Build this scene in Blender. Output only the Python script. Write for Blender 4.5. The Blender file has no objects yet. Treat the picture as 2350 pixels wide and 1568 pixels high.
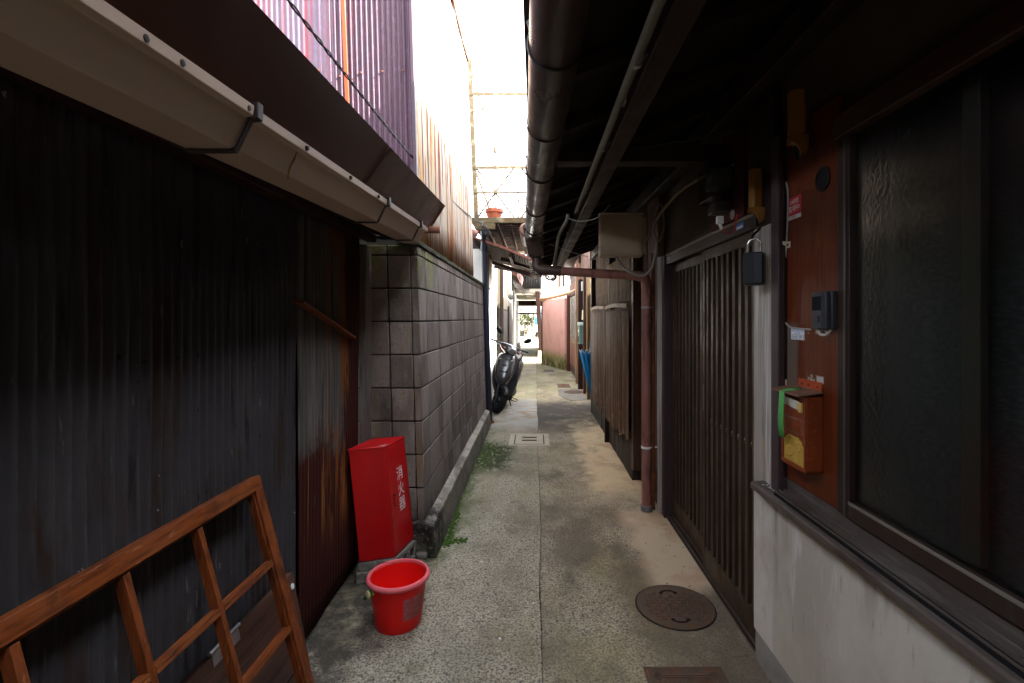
import bpy, bmesh, math, random
from mathutils import Vector as V, Matrix, noise
R = math.radians
rnd = random.Random(11)
sc = bpy.context.scene
C = sc.collection

# ------------------------------------------------------------------ camera
EYE = V((0, 0, 1.42)); FL = 1120.0
TH = 0.0; PH = 0.0
CX, CY = 1228 - 1175, 731 - 784      # the vanishing point sits off the frame centre: lens shift
cam = bpy.data.cameras.new('camera'); co = bpy.data.objects.new('camera', cam); C.objects.link(co)
co.location = EYE; co.rotation_euler = (math.pi / 2 - PH, 0, TH)
cam.sensor_width = 36; cam.lens = FL / 2350 * 36; cam.shift_x = -CX / 2350.0; cam.shift_y = CY / 2350.0
cam.clip_start = 0.02; cam.clip_end = 3000
sc.camera = co
_r = V((math.cos(TH), math.sin(TH), 0))
_f = V((-math.sin(TH) * math.cos(PH), math.cos(TH) * math.cos(PH), -math.sin(PH)))
_u = _r.cross(_f)
def ray(u, v):
    return _f + _r * ((u - 1175 - CX) / FL) - _u * ((v - 784 - CY) / FL)
def aty(u, v, y):
    d = ray(u, v); return EYE + d * (y / d.y)
def atx(u, v, x):
    d = ray(u, v); return EYE + d * (x / d.x)
def atz(u, v, z=0.0):
    d = ray(u, v); return EYE + d * ((z - EYE.z) / d.z)

# ------------------------------------------------------------------ materials
def mat(name, col, rough=.7, metal=0., layers=(), bump=(), island=0., spec=.22, coat=0., rot=None, rvar=0.):
    m = bpy.data.materials.new(name); m.use_nodes = True
    nt = m.node_tree; N = nt.nodes; L = nt.links
    b = N['Principled BSDF']
    b.inputs['Roughness'].default_value = rough
    b.inputs['Metallic'].default_value = metal
    b.inputs['Specular IOR Level'].default_value = spec
    b.inputs['Coat Weight'].default_value = coat
    geo = N.new('ShaderNodeNewGeometry')
    pos = geo.outputs['Position']
    if rot is not None:
        vr = N.new('ShaderNodeVectorRotate'); vr.rotation_type = 'EULER_XYZ'
        vr.inputs['Rotation'].default_value = rot
        L.new(pos, vr.inputs['Vector']); pos = vr.outputs['Vector']
    sep = None
    def vec(s, off=0):
        n = N.new('ShaderNodeVectorMath'); n.operation = 'MULTIPLY_ADD'
        if not hasattr(s, '__len__'): s = (s, s, s)
        n.inputs[1].default_value = s; n.inputs[2].default_value = (off, off * 1.7, off * .6)
        L.new(pos, n.inputs[0]); return n.outputs[0]
    def tex(kind, s, d, off=0):
        if kind == 'voronoi':
            n = N.new('ShaderNodeTexVoronoi'); n.inputs['Scale'].default_value = 1
            L.new(vec(s, off), n.inputs['Vector']); return n.outputs['Distance']
        n = N.new('ShaderNodeTexNoise'); n.inputs['Scale'].default_value = 1
        n.inputs['Detail'].default_value = d; n.inputs['Roughness'].default_value = .62
        L.new(vec(s, off), n.inputs['Vector']); return n.outputs['Fac']
    def mr(x, lo, hi, a=0., b_=1., smooth=True):
        n = N.new('ShaderNodeMapRange'); n.clamp = True
        n.interpolation_type = 'SMOOTHSTEP' if smooth else 'LINEAR'
        n.inputs['From Min'].default_value = lo; n.inputs['From Max'].default_value = hi
        n.inputs['To Min'].default_value = a; n.inputs['To Max'].default_value = b_
        if lo > hi:
            n.inputs['From Min'].default_value = hi; n.inputs['From Max'].default_value = lo
            n.inputs['To Min'].default_value = b_; n.inputs['To Max'].default_value = a
        L.new(x, n.inputs['Value']); return n.outputs['Result']
    def mul(a, bb):
        n = N.new('ShaderNodeMath'); n.operation = 'MULTIPLY'
        L.new(a, n.inputs[0])
        if isinstance(bb, (int, float)): n.inputs[1].default_value = bb
        else: L.new(bb, n.inputs[1])
        return n.outputs[0]
    def mix(f, a, c2, op='MIX'):
        n = N.new('ShaderNodeMix'); n.data_type = 'RGBA'; n.blend_type = op
        if isinstance(f, (int, float)): n.inputs[0].default_value = f
        else: L.new(f, n.inputs[0])
        for i, c in ((6, a), (7, c2)):
            if isinstance(c, tuple): n.inputs[i].default_value = (*c, 1)
            else: L.new(c, n.inputs[i])
        return n.outputs[2]
    cur = tuple(col)
    for k, l in enumerate(layers):
        f = mr(tex(l.get('k', 'noise'), l['s'], l.get('d', 4), l.get('o', k * 3.3)), *l['t'])
        for ax in 'xyz':
            if ax in l:
                if sep is None:
                    sep = N.new('ShaderNodeSeparateXYZ'); L.new(geo.outputs['Position'], sep.inputs[0])
                w = sep.outputs['XYZ'.index(ax.upper())]
                if 'w' in l:     # warped edge
                    wn = tex('noise', l.get('ws', 9), 4, 17.3)
                    ma = N.new('ShaderNodeMath'); ma.operation = 'MULTIPLY_ADD'
                    L.new(wn, ma.inputs[0]); ma.inputs[1].default_value = l['w']
                    ma.inputs[2].default_value = -l['w'] * .5
                    ad = N.new('ShaderNodeMath'); ad.operation = 'ADD'
                    L.new(w, ad.inputs[0]); L.new(ma.outputs[0], ad.inputs[1]); w = ad.outputs[0]
                r = l[ax]
                f = mul(f, mr(w, r[0], r[1]))
                if len(r) == 4: f = mul(f, mr(w, r[3], r[2]))
        f = mul(f, l.get('a', 1.))
        cur = mix(f, cur, tuple(l['c']), l.get('op', 'MIX'))
    if island:
        v = mr(geo.outputs['Random Per Island'], 0, 1, 1 - island, 1 + island, False)
        cb = N.new('ShaderNodeCombineXYZ')
        for i in range(3): L.new(v, cb.inputs[i])
        cur = mix(1.0, cur, cb.outputs[0], 'MULTIPLY')
    if isinstance(cur, tuple): b.inputs['Base Color'].default_value = (*cur, 1)
    else: L.new(cur, b.inputs['Base Color'])
    if rvar:
        L.new(mr(tex('noise', 7, 5, 5.5), .3, .7, max(.02, rough - rvar), min(1, rough + rvar)), b.inputs['Roughness'])
    prev = None
    for (k, s, d, st) in bump:
        bn = N.new('ShaderNodeBump'); bn.inputs['Distance'].default_value = st; bn.inputs['Strength'].default_value = 1
        L.new(tex(k, s, d, 1.3), bn.inputs['Height'])
        if prev is not None: L.new(prev, bn.inputs['Normal'])
        prev = bn.outputs['Normal']
    if prev is not None: L.new(prev, b.inputs['Normal'])
    return m

def glass(name, tint, rough=.04, bumpd=0., bs=60, ior=1.5):
    m = bpy.data.materials.new(name); m.use_nodes = True
    nt = m.node_tree; N = nt.nodes; L = nt.links
    N.remove(N['Principled BSDF'])
    tr = N.new('ShaderNodeBsdfTransparent'); tr.inputs[0].default_value = (*tint, 1)
    gl = N.new('ShaderNodeBsdfGlossy'); gl.inputs['Roughness'].default_value = rough
    fr = N.new('ShaderNodeFresnel'); fr.inputs[0].default_value = ior
    mx = N.new('ShaderNodeMixShader')
    L.new(fr.outputs[0], mx.inputs[0]); L.new(tr.outputs[0], mx.inputs[1]); L.new(gl.outputs[0], mx.inputs[2])
    L.new(mx.outputs[0], N['Material Output'].inputs['Surface'])
    if bumpd:
        g = N.new('ShaderNodeNewGeometry'); n = N.new('ShaderNodeTexNoise'); n.inputs['Scale'].default_value = bs
        n.inputs['Detail'].default_value = 2
        L.new(g.outputs['Position'], n.inputs['Vector'])
        b = N.new('ShaderNodeBump'); b.inputs['Distance'].default_value = bumpd
        L.new(n.outputs['Fac'], b.inputs['Height'])
        L.new(b.outputs[0], gl.inputs['Normal']); L.new(b.outputs[0], fr.inputs['Normal'])
    return m

def ly(c, s, t, a=1., d=4, **k):
    r = dict(c=c, s=s, t=t, a=a, d=d); r.update(k); return r

def wood(name, c, dark, grain=(90, 90, 5), rough=.6, a=.8, weather=None, island=0., rot=None, extra=()):
    ls = [ly(dark, grain, (.42, .68), a, 5), ly(tuple(x * 1.35 for x in c), tuple(g * .35 for g in grain), (.5, .75), .5, 3)]
    if weather: ls.append(ly(weather, (7, 7, 1.6), (.45, .7), .6, 5))
    ls += list(extra)
    return mat(name, c, rough, 0, ls, [('noise', grain, 4, .0012)], island, rot=rot, rvar=.12)

# ------------------------------------------------------------------ mesh builder
class MB:
    def __init__(s): s.v = []; s.f = []
    def add(s, vs, fs):
        o = len(s.v); s.v += [V(p) for p in vs]; s.f += [tuple(i + o for i in f) for f in fs]; return s
    def obox(s, o, a, b, c):
        o, a, b, c = V(o), V(a), V(b), V(c)
        if a.cross(b).dot(c) < 0: a, b = b, a
        p = [o, o + a, o + a + b, o + b, o + c, o + a + c, o + a + b + c, o + b + c]
        return s.add(p, [(3, 2, 1, 0), (4, 5, 6, 7), (0, 1, 5, 4), (1, 2, 6, 5), (2, 3, 7, 6), (3, 0, 4, 7)])
    def box(s, x0, x1, y0, y1, z0, z1):
        x0, x1 = min(x0, x1), max(x0, x1); y0, y1 = min(y0, y1), max(y0, y1); z0, z1 = min(z0, z1), max(z0, z1)
        return s.obox((x0, y0, z0), (x1 - x0, 0, 0), (0, y1 - y0, 0), (0, 0, z1 - z0))
    def bar(s, p, q, w, t, up=(0, 0, 1)):
        p, q = V(p), V(q); d = (q - p); n = d.normalized(); up = V(up)
        if abs(n.dot(up)) > .98: up = V((1, 0, 0))
        a = n.cross(up).normalized(); b = a.cross(n).normalized()
        return s.obox(p - a * w / 2 - b * t / 2, a * w, b * t, d)
    def tube(s, pts, r, seg=10, caps=True):
        pts = [V(p) for p in pts]; n = len(pts)
        rr = r if hasattr(r, '__len__') else [r] * n
        rings = []; pa = None
        for i in range(n):
            d = (pts[min(i + 1, n - 1)] - pts[max(i - 1, 0)]).normalized()
            if pa is None:
                h = V((0, 0, 1)) if abs(d.z) < .9 else V((1, 0, 0))
                pa = d.cross(h).normalized()
            a = (pa - d * pa.dot(d)).normalized(); pa = a; b = d.cross(a)
            rings.append([pts[i] + (a * math.cos(t) + b * math.sin(t)) * rr[i] for t in [2 * math.pi * k / seg for k in range(seg)]])
        return s.loft(rings, caps)
    def loft(s, rings, caps=True, close=True):
        n = len(rings[0]); vs = [p for r in rings for p in r]; fs = []
        for i in range(len(rings) - 1):
            for k in range(n if close else n - 1):
                k2 = (k + 1) % n
                fs.append((i * n + k, i * n + k2, (i + 1) * n + k2, (i + 1) * n + k))
        if caps:
            fs.append(tuple(range(n - 1, -1, -1))); fs.append(tuple((len(rings) - 1) * n + k for k in range(n)))
        return s.add(vs, fs)
    def lathe(s, prof, c=(0, 0, 0), seg=32, ax=None, caps=False):
        c = V(c); rings = []
        for (r, z) in prof:
            ring = [V((r * math.cos(2 * math.pi * k / seg), r * math.sin(2 * math.pi * k / seg), z)) for k in range(seg)]
            if ax is not None: ring = [ax @ p for p in ring]
            rings.append([c + p for p in ring])
        return s.loft(rings, caps)
    def prism(s, poly, o, ux, uy, ext):
        o, ux, uy, ext = V(o), V(ux), V(uy), V(ext); n = len(poly)
        if ux.cross(uy).dot(ext) < 0: poly = poly[::-1]
        a = [o + ux * p[0] + uy * p[1] for p in poly]; b = [p + ext for p in a]
        if ux.cross(uy).dot(ext) < 0: pass
        fs = [tuple(range(n - 1, -1, -1)), tuple(range(n, 2 * n))]
        for k in range(n):
            k2 = (k + 1) % n; fs.append((k, k2, n + k2, n + k))
        return s.add(a + b, fs)
    def grid(s, fn, nu, nv):
        vs = [fn(i / nu, j / nv) for j in range(nv + 1) for i in range(nu + 1)]
        fs = [(j * (nu + 1) + i, j * (nu + 1) + i + 1, (j + 1) * (nu + 1) + i + 1, (j + 1) * (nu + 1) + i) for j in range(nv) for i in range(nu)]
        return s.add(vs, fs)
    def xf(s, M):
        s.v = [M @ p for p in s.v]; return s
    def build(s, name, m, parent=None, bevel=0., smooth=35, seg=2, solid=0.):
        me = bpy.data.meshes.new(name)
        if parent is not None:
            o0 = wloc(parent)
        else:
            xs = [p.x for p in s.v]; ys = [p.y for p in s.v]; zs = [p.z for p in s.v]
            o0 = V(((min(xs) + max(xs)) / 2, (min(ys) + max(ys)) / 2, min(zs)))
        me.from_pydata([tuple(p - o0) for p in s.v], [], s.f); me.update()
        bm = bmesh.new(); bm.from_mesh(me)
        bmesh.ops.recalc_face_normals(bm, faces=bm.faces); bm.to_mesh(me); bm.free()
        if smooth:
            me.polygons.foreach_set('use_smooth', [True] * len(me.polygons))
            me.set_sharp_from_angle(angle=R(smooth))
        me.materials.append(m)
        ob = bpy.data.objects.new(name, me); C.objects.link(ob)
        if parent is not None: ob.parent = parent
        else: ob.location = o0
        if solid:
            md = ob.modifiers.new('thick', 'SOLIDIFY'); md.thickness = solid; md.offset = 0
        if bevel:
            md = ob.modifiers.new('edge', 'BEVEL'); md.width = bevel; md.segments = seg; md.limit_method = 'ANGLE'; md.angle_limit = R(40)
            md.harden_normals = False
        return ob
def wloc(o):
    p = V(o.location)
    while o.parent is not None:
        o = o.parent; p = p + V(o.location)
    return p
def tag(o, label=None, cat=None, group=None, kind=None):
    if label: o['label'] = label
    if cat: o['category'] = cat
    if group: o['group'] = group
    if kind: o['kind'] = kind
    return o
def thing(name, label, cat, loc, group=None):
    o = bpy.data.objects.new(name, None); C.objects.link(o); o.location = loc; o.empty_display_size = .1
    return tag(o, label, cat, group)
def struct(o): o['kind'] = 'structure'; return o
def arc(c, r, a0, a1, n, ux, uy):
    c, ux, uy = V(c), V(ux), V(uy)
    return [c + ux * r * math.cos(R(a0 + (a1 - a0) * i / n)) + uy * r * math.sin(R(a0 + (a1 - a0) * i / n)) for i in range(n + 1)]
def curve(pts, n=10):
    """Catmull-Rom through points"""
    pts = [V(p) for p in pts]; out = []
    P = [pts[0] * 2 - pts[1]] + pts + [pts[-1] * 2 - pts[-2]]
    for i in range(1, len(P) - 2):
        for k in range(n):
            t = k / n
            a, b, c, d = P[i - 1], P[i], P[i + 1], P[i + 2]
            out.append(.5 * ((2 * b) + (c - a) * t + (2 * a - 5 * b + 4 * c - d) * t * t + (3 * b - a - 3 * c + d) * t ** 3))
    out.append(pts[-1]); return out
def corr(o, along, up, nrm, width, height, pitch, amp, rows=1, dent=0., sx=8, lean=0., seed=0, bottom=None):
    """corrugated sheet; bottom(t) lifts the lower edge"""
    o, along, up, nrm = V(o), V(along).normalized(), V(up), V(nrm)
    n = max(4, int(width / pitch * sx)); mb = MB()
    def fn(a, b):
        s = a * width; z = b * height
        if bottom and b < .5: z = bottom(s) * (1 - b * 2) + z
        h = amp * math.sin(2 * math.pi * s / pitch)
        if dent: h += dent * (noise.noise(V((s * 1.3 + seed, z * .9, seed))) + .5 * noise.noise(V((s * 5, z * 2.5, seed + 4))))
        return o + along * s + up * z + nrm * h + V((-lean * z, 0, 0))
    return mb.grid(fn, n, rows)
def text_mesh(body, size, o, ux, uy, name, m, parent, depth=.0006, sx=1.):
    cu = bpy.data.curves.new('t', 'FONT'); cu.body = body; cu.size = size; cu.align_x = 'CENTER'; cu.align_y = 'CENTER'
    cu.resolution_u = 3
    ob = bpy.data.objects.new('t', cu); C.objects.link(ob)
    dg = bpy.context.evaluated_depsgraph_get(); dg.update()
    me = bpy.data.meshes.new_from_object(ob.evaluated_get(dg))
    mb = MB(); o, ux, uy = V(o), V(ux).normalized(), V(uy).normalized(); n = ux.cross(uy)
    mb.add([o + ux * p.co.x * sx + uy * p.co.y + n * depth for p in me.vertices], [tuple(p.vertices) for p in me.polygons])
    bpy.data.objects.remove(ob); bpy.data.curves.remove(cu); bpy.data.meshes.remove(me)
    return mb
# ------------------------------------------------------------------ world, sun
SUN = V((1, -.13, .73)).normalized()
w = bpy.data.worlds.new('World'); sc.world = w; w.use_nodes = True
nt = w.node_tree; sky = nt.nodes.new('ShaderNodeTexSky'); sky.sky_type = 'NISHITA'; sky.sun_disc = False
sky.sun_elevation = math.asin(SUN.z); sky.sun_rotation = math.atan2(SUN.x, SUN.y)
sky.air_density = 1.0; sky.dust_density = 2.5; sky.ozone_density = 1.0
hz = nt.nodes.new('ShaderNodeHueSaturation'); hz.inputs['Saturation'].default_value = .30   # thin bright overcast veil
nt.links.new(sky.outputs[0], hz.inputs['Color'])
bg = nt.nodes['Background']; nt.links.new(hz.outputs[0], bg.inputs[0]); bg.inputs[1].default_value = .15
sl = bpy.data.lights.new('sun', 'SUN'); sl.energy = 3.6; sl.angle = R(.5); sl.color = (1, .95, .87)
so = bpy.data.objects.new('sun', sl); C.objects.link(so); so.location = (8, -2, 9)
so.rotation_euler = (-SUN).to_track_quat('-Z', 'Y').to_euler()
sc.view_settings.view_transform = 'Standard'; sc.view_settings.look = 'None'
sc.view_settings.exposure = 4.15; sc.view_settings.gamma = 1
sc.cycles.max_bounces = 10; sc.cycles.diffuse_bounces = 6; sc.cycles.glossy_bounces = 3
sc.cycles.transparent_max_bounces = 12; sc.cycles.caustics_reflective = False; sc.cycles.caustics_refractive = False
sc.cycles.use_denoising = True; sc.cycles.sample_clamp_indirect = 8

# ------------------------------------------------------------------ common materials
dwood = wood('dark_wood', (.020, .010, .007), (.008, .005, .004))
bwood = wood('brown_wood', (.065, .028, .016), (.026, .012, .008), weather=(.10, .066, .05))
alu = mat('brown_aluminium', (.034, .021, .017), .42, .2, [ly((.06, .05, .043), (20, 20, 3), (.55, .8), .5)])
dark = mat('dark_void', (.008, .008, .009), .9)
black = mat('black_plastic', (.012, .012, .013), .4, 0, [ly((.03, .03, .03), 30, (.5, .8), .5)])
cable_m = mat('cable_grey', (.30, .28, .25), .6)
cable_b = mat('cable_black', (.015, .014, .014), .5)
steel = mat('galvanised_steel', (.42, .43, .44), .38, .8, [ly((.22, .20, .18), 25, (.45, .75), .6)])
cream = mat('cream_plastic', (.62, .54, .40), .5, 0, [ly((.4, .33, .22), 40, (.5, .8), .5)])
white_p = mat('white_enamel', (.78, .78, .76), .45)
rustm = mat('rusted_iron', (.15, .052, .022), .85, .1, [ly((.22, .09, .035), 18, (.45, .7), .8, 6), ly((.03, .016, .012), 7, (.5, .75), .7, 5)], [('noise', 60, 4, .002)])
castiron = mat('cast_iron', (.115, .082, .062), .7, .25, [ly((.17, .075, .035), 14, (.48, .7), .8, 6), ly((.06, .05, .045), 30, (.5, .75), .6)], [('noise', 120, 3, .001)])

# ------------------------------------------------------------------ ground
agg = [('voronoi', 130, 2, .004), ('noise', 25, 4, .003)]
def paving(name, c, extra):
    return mat(name, c, .85, 0, [
        ly((.13, .125, .12), (95, 95, 95), (.47, .56), .9, 3, o=30),
        ly((.60, .54, .40), (88, 88, 88), (.53, .65), .75, 3, o=9),
        ly((.06, .06, .065), (46, 46, 46), (.56, .66), .7, 3, o=2),
        ly(tuple(x * .42 for x in c), (2.2, 1.5, 2), (.44, .66), .72, 6, o=3),
        ly((.27, .235, .115), (1.6, .9, 1), (.48, .66), .5, 6, o=8), ly((.12, .11, .065), (3.5, 2.2, 3), (.53, .66), .5, 7, o=15)] + extra, agg, rvar=.1)
pav_l = paving('exposed_aggregate', (.45, .40, .285), [
    ly((.030, .042, .008), (11, 6, 5), (.34, .48), .97, 7, x=(-.16, -.34), y=(4.3, 4.75, 5.3, 5.75), w=.3, o=1),
    ly((.06, .09, .02), (7, 4, 4), (.42, .6), .5, 6, x=(-.33, -.55), y=(2.8, 3.2, 6.0, 7.0), w=.2, o=4),
    ly((.46, .45, .42), (3, 2, 2), (.32, .52), .75, 6, y=(6.1, 6.7, 8.4, 8.9), w=.4, o=5),
    ly((.36, .20, .06), (5, 8, 5), (.5, .64), .7, 5, y=(6.2, 6.8, 8.2, 9.2), o=6),
    ly((.24, .235, .11), (4, 3, 3), (.38, .6), .6, 5, y=(8.2, 8.9, 10.5, 13), w=.4, o=7),
    ly((.045, .038, .033), (6, 6, 5), (.34, .56), .9, 7, x=(-.62, -.86), y=(1.5, 1.8, 2.7, 3.0), w=.3, o=14),
    ly((.04, .036, .03), (9, 9, 9), (.42, .6), .8, 6, x=(-.50, -.62), y=(2.0, 2.3, 6.4, 6.7), w=.12, o=19),
    ly((.07, .09, .025), (7, 4, 4), (.40, .56), .7, 6, x=(-.40, -.58), y=(2.6, 3.0, 4.4, 5.0), w=.15, o=24)])
pav_r = paving('brushed_concrete', (.48, .41, .29), [
    ly((.13, .108, .08), (1.6, 1.0, 1), (.44, .60), .75, 6, o=11),
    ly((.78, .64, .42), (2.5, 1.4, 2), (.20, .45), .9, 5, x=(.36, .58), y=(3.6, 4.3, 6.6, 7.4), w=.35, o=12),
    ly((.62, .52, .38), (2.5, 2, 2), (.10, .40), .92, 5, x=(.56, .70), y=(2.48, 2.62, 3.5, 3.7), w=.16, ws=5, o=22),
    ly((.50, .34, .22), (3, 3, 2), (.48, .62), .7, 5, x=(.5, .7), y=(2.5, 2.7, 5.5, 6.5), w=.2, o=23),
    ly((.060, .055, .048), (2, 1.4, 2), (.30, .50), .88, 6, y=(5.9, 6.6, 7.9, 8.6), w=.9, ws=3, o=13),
    ly((.27, .255, .135), (4, 3, 3), (.38, .6), .6, 5, y=(9, 9.6, 15, 17), w=.5, o=15)])
apron_m = mat('smooth_cement', (.48, .39, .28), .85, 0, [
    ly((.22, .18, .13), (3, 2, 2), (.42, .66), .7, 6), ly((.52, .34, .22), (2.5, 2, 2), (.52, .7), .6, 4),
    ly((.36, .35, .15), (3, 1.3, 2), (.52, .66), .7, 4, o=4), ly((.62, .56, .45), (90, 90, 90), (.6, .75), .4),
    ly((.06, .05, .045), (20, 8, 8), (.62, .7), .7, 6, o=8)], [('noise', 70, 4, .002)])
earth = mat('bare_earth', (.10, .09, .07), .95, 0, [ly((.20, .18, .13), .8, (.4, .7), .7, 6)])
yard_m = mat('sandy_yard', (.36, .33, .26), .95, 0, [ly((.10, .13, .05), .9, (.5, .65), .8, 6), ly((.5, .47, .4), 30, (.5, .7), .4)])
struct(MB().box(-600, 600, -300, 1500, -.30, -.012).build('ground', earth, smooth=0))
GX = .035
gx = lambda y: GX + .006 * math.sin(y * 2.1) + .007 * noise.noise(V((3, y * 1.7, 0)))
def strip(x0f, x1f, y0, y1, z0, z1, n):
    mb = MB(); rings = []
    for i in range(n + 1):
        y = y0 + (y1 - y0) * i / n; a, b = x0f(y), x1f(y)
        rings.append([V((a, y, z0)), V((b, y, z0)), V((b, y, z1)), V((a, y, z1))])
    return mb.loft(rings)
struct(strip(lambda y: -1.25, lambda y: gx(y) - .004 - .005 * noise.noise(V((0, y * 5, 0))) - .003 * noise.noise(V((0, y * 23, 0))), -6, 24, -.1, 0, 600).build('pavement', pav_l, smooth=0))
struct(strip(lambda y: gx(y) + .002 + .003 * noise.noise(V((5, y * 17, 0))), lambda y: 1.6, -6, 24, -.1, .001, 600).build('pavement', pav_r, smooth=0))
struct(MB().box(-12, 16, 24, 70, -.1, .002).build('yard', yard_m, smooth=0))
def slab(name, poly, z, m, jit=.02, th=.012):
    out = []
    for i in range(len(poly)):
        a, b = V((*poly[i], 0)), V((*poly[(i + 1) % len(poly)], 0)); n = max(1, int((b - a).length / .05))
        for k in range(n):
            p = a.lerp(b, k / n); e = V((b - a)).normalized(); nn = V((-e.y, e.x, 0))
            p += nn * jit * (noise.noise(p * 6) + .5 * noise.noise(p * 19)); out.append((p.x, p.y))
    return MB().prism(out, (0, 0, z - th), (1, 0, 0), (0, 1, 0), (0, 0, th)).build(name, m, smooth=0)
0 and struct(slab('apron', [(.60, 3.52), (.655, 2.95), (.72, 2.70), (.80, 2.63), (1.02, 2.60), (1.02, 3.56)], .005, apron_m))
0 and struct(slab('apron', [(.60, 3.62), (.49, 4.4), (.47, 5.4), (.58, 6.9), (1.0, 7.0), (1.0, 3.62)], .0055, apron_m, .03))
struct(slab('apron', [(.44, 9.0), (.46, 9.75), (.9, 9.9), (1.0, 8.5), (.62, 8.4)], .006, mat('grey_cement', (.2, .19, .17), .85, 0, [ly((.1, .09, .08), 5, (.4, .7), .6)]), .02))

# moss
mossm = mat('moss', (.026, .058, .005), .95, 0, [ly((.055, .11, .010), 60, (.4, .7), .8), ly((.012, .03, .004), 25, (.5, .7), .7)])
def moss(name, spots, label, n, size):
    mb = MB()
    for i in range(n):
        px, py, sx, sy = rnd.choice(spots)
        x = px + rnd.gauss(0, sx); y = py + rnd.gauss(0, sy); s = size * rnd.uniform(.5, 1.3)
        vs = []; k = 7
        for q in range(k):
            t = 2 * math.pi * q / k; rr = s * rnd.uniform(.6, 1.2); vs.append((x + rr * math.cos(t), y + rr * math.sin(t), -.001))
        for q in range(k):
            t = 2 * math.pi * q / k; rr = s * .55 * rnd.uniform(.6, 1.2); vs.append((x + rr * math.cos(t), y + rr * math.sin(t), s * .45 * rnd.uniform(.6, 1.2)))
        vs.append((x, y, s * .6))
        mb.add(vs, [(q, (q + 1) % k, k + (q + 1) % k, k + q) for q in range(k)] + [(k + q, k + (q + 1) % k, 2 * k) for q in range(k)])
    o = mb.build(name, mossm, smooth=60); tag(o, label, 'moss', kind='stuff'); return o
line = [atz(u, v) for u, v in [(1050, 1160), (1047, 1178), (1045, 1195), (1038, 1208), (1034, 1222), (1032, 1232), (1024, 1240), (1016, 1252), (1030, 1244), (1050, 1242), (1072, 1240)]]
sp = []
for a, b in zip(line[:-1], line[1:]):
    for t in (0, .25, .5, .75):
        p = a.lerp(b, t); sp.append((p.x, p.y, .012, .018))
moss('moss_strip', sp, 'bright green moss strip in the pavement crack beside the block wall footing', 420, .009)
sp = [(p.x, p.y, .07, .16) for p in [atz(u, v) for u, v in [(1095, 1030), (1115, 1038), (1140, 1036), (1105, 1052), (1085, 1045), (1120, 1026)]]]
moss('moss_patch', sp, 'dark green moss patch on damp pavement before the drain cover', 260, .011)
sp = [(-.585 + .012, y, .006, .12) for y in [3.2, 3.5, 3.9, 4.2, 4.5, 4.8, 5.2, 5.6]]
moss('moss_edge', sp, 'thin moss line at the foot of the block wall footing', 160, .007)
sp = [(gx(y) - .002, y, .002, .06) for y in [2.2, 2.35, 2.5, 2.9, 3.3, 3.6, 4.0, 4.4]]
moss('moss_joint', sp, 'tiny moss specks along the pavement centre joint', 120, .004)

# ------------------------------------------------------------------ left: dark corrugated shed
tin_dark = mat('old_galvanised_tin', (.037, .034, .038), .75, .1, [
    ly((.054, .050, .052), (3.5, 3.5, 1.6), (.42, .66), .8, 7), ly((.030, .014, .010), (7, 7, 1.2), (.50, .64), .9, 7, o=2),
    ly((.012, .010, .010), (18, 18, 1.6), (.56, .66), .85, 6, o=11), ly((.15, .145, .14), (70, 45, 6), (.65, .71), .6, 5, o=4),
    ly((.050, .054, .070), (5, 5, 2.5), (.46, .68), .6, 7, z=(.85, .45), o=21),
    ly((.006, .005, .005), (30, 27.4, 16), (.63, .66), .95, 2, z=(1.30, 1.31, 1.345, 1.355), y=(1.0, 1.05, 1.45, 1.5), o=3),
    ly((.008, .005, .005), (22, 22, 13), (.69, .72), .95, 3, o=8), ly((.30, .30, .29), (26, 26, 14), (.71, .74), .9, 4, o=31)],
    [('noise', 40, 4, .001)], rvar=.15)
tin_rust = mat('rusty_tin', (.072, .064, .060), .7, .1, [
    ly((.14, .125, .115), (34, 34, 1.4), (.45, .66), .85, 6), ly((.030, .024, .022), (20, 20, 1.0), (.52, .66), .8, 5, o=12),
    ly((.036, .006, .004), (5, 5, 1.0), (.20, .40), .97, 6, z=(.92, .74), w=.7, ws=3.2, o=2),
    ly((.032, .006, .004), (6, 6, .7), (.26, .46), .97, 6, y=(2.50, 2.62), w=.30, ws=3, o=7),
    ly((.17, .055, .011), (9, 9, 1.4), (.48, .58), .95, 7, y=(2.30, 2.42, 2.62, 2.74), w=.22, ws=3, z=(.25, .5, 1.9, 2.0), o=5),
    ly((.22, .09, .025), (22, 22, 1.0), (.57, .63), .9, 6, y=(2.06, 2.1, 2.6, 2.75), z=(.3, .55, 1.0, 1.25), o=15),
    ly((.24, .22, .20), (60, 60, 9), (.66, .72), .7, 4, z=(.6, .9), o=9)], [('noise', 40, 4, .001)])
shed = thing('corrugated_shed', 'dark shed clad in dented corrugated tin along the near left side', 'shed', (-1.0, 0, 0))
corr((-1.0, -3.2, .012), (0, 1, 0), (0, 0, 1), (1, 0, 0), 5.24, 1.92, .0365, .0046, 26, .008, seed=3).build('corrugated_wall', tin_dark, shed, smooth=60, solid=.002)
def low(s): return .02 + .02 * math.sin(s * 3 + 1) * s
o = corr((-.990, 2.035, .012), (-.035, .87, 0), (0, 0, 1), (1, 0, 0), .80, 1.90, .0365, .0055, 24, .010, seed=8, bottom=low).build('patch_sheet', tin_rust, shed, smooth=60, solid=.002)
tag(o, 'rust-streaked corrugated sheet closing the end of the shed wall')
MB().obox((-1.02, 2.83, 0), (.035, .005, 0), (0, .10, 0), (0, 0, 1.85)).build('corner_board', wood('grey_board', (.13, .12, .115), (.04, .035, .03), weather=(.14, .05, .02)), shed, bevel=.002)
p, q = atx(683, 692, -.978), atx(806, 775, -1.0)
MB().bar(p, q, .012, .05, (1, 0, 0)).build('batten', wood('rusty_batten', (.16, .05, .014), (.08, .022, .007)), shed, bevel=.001)
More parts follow.
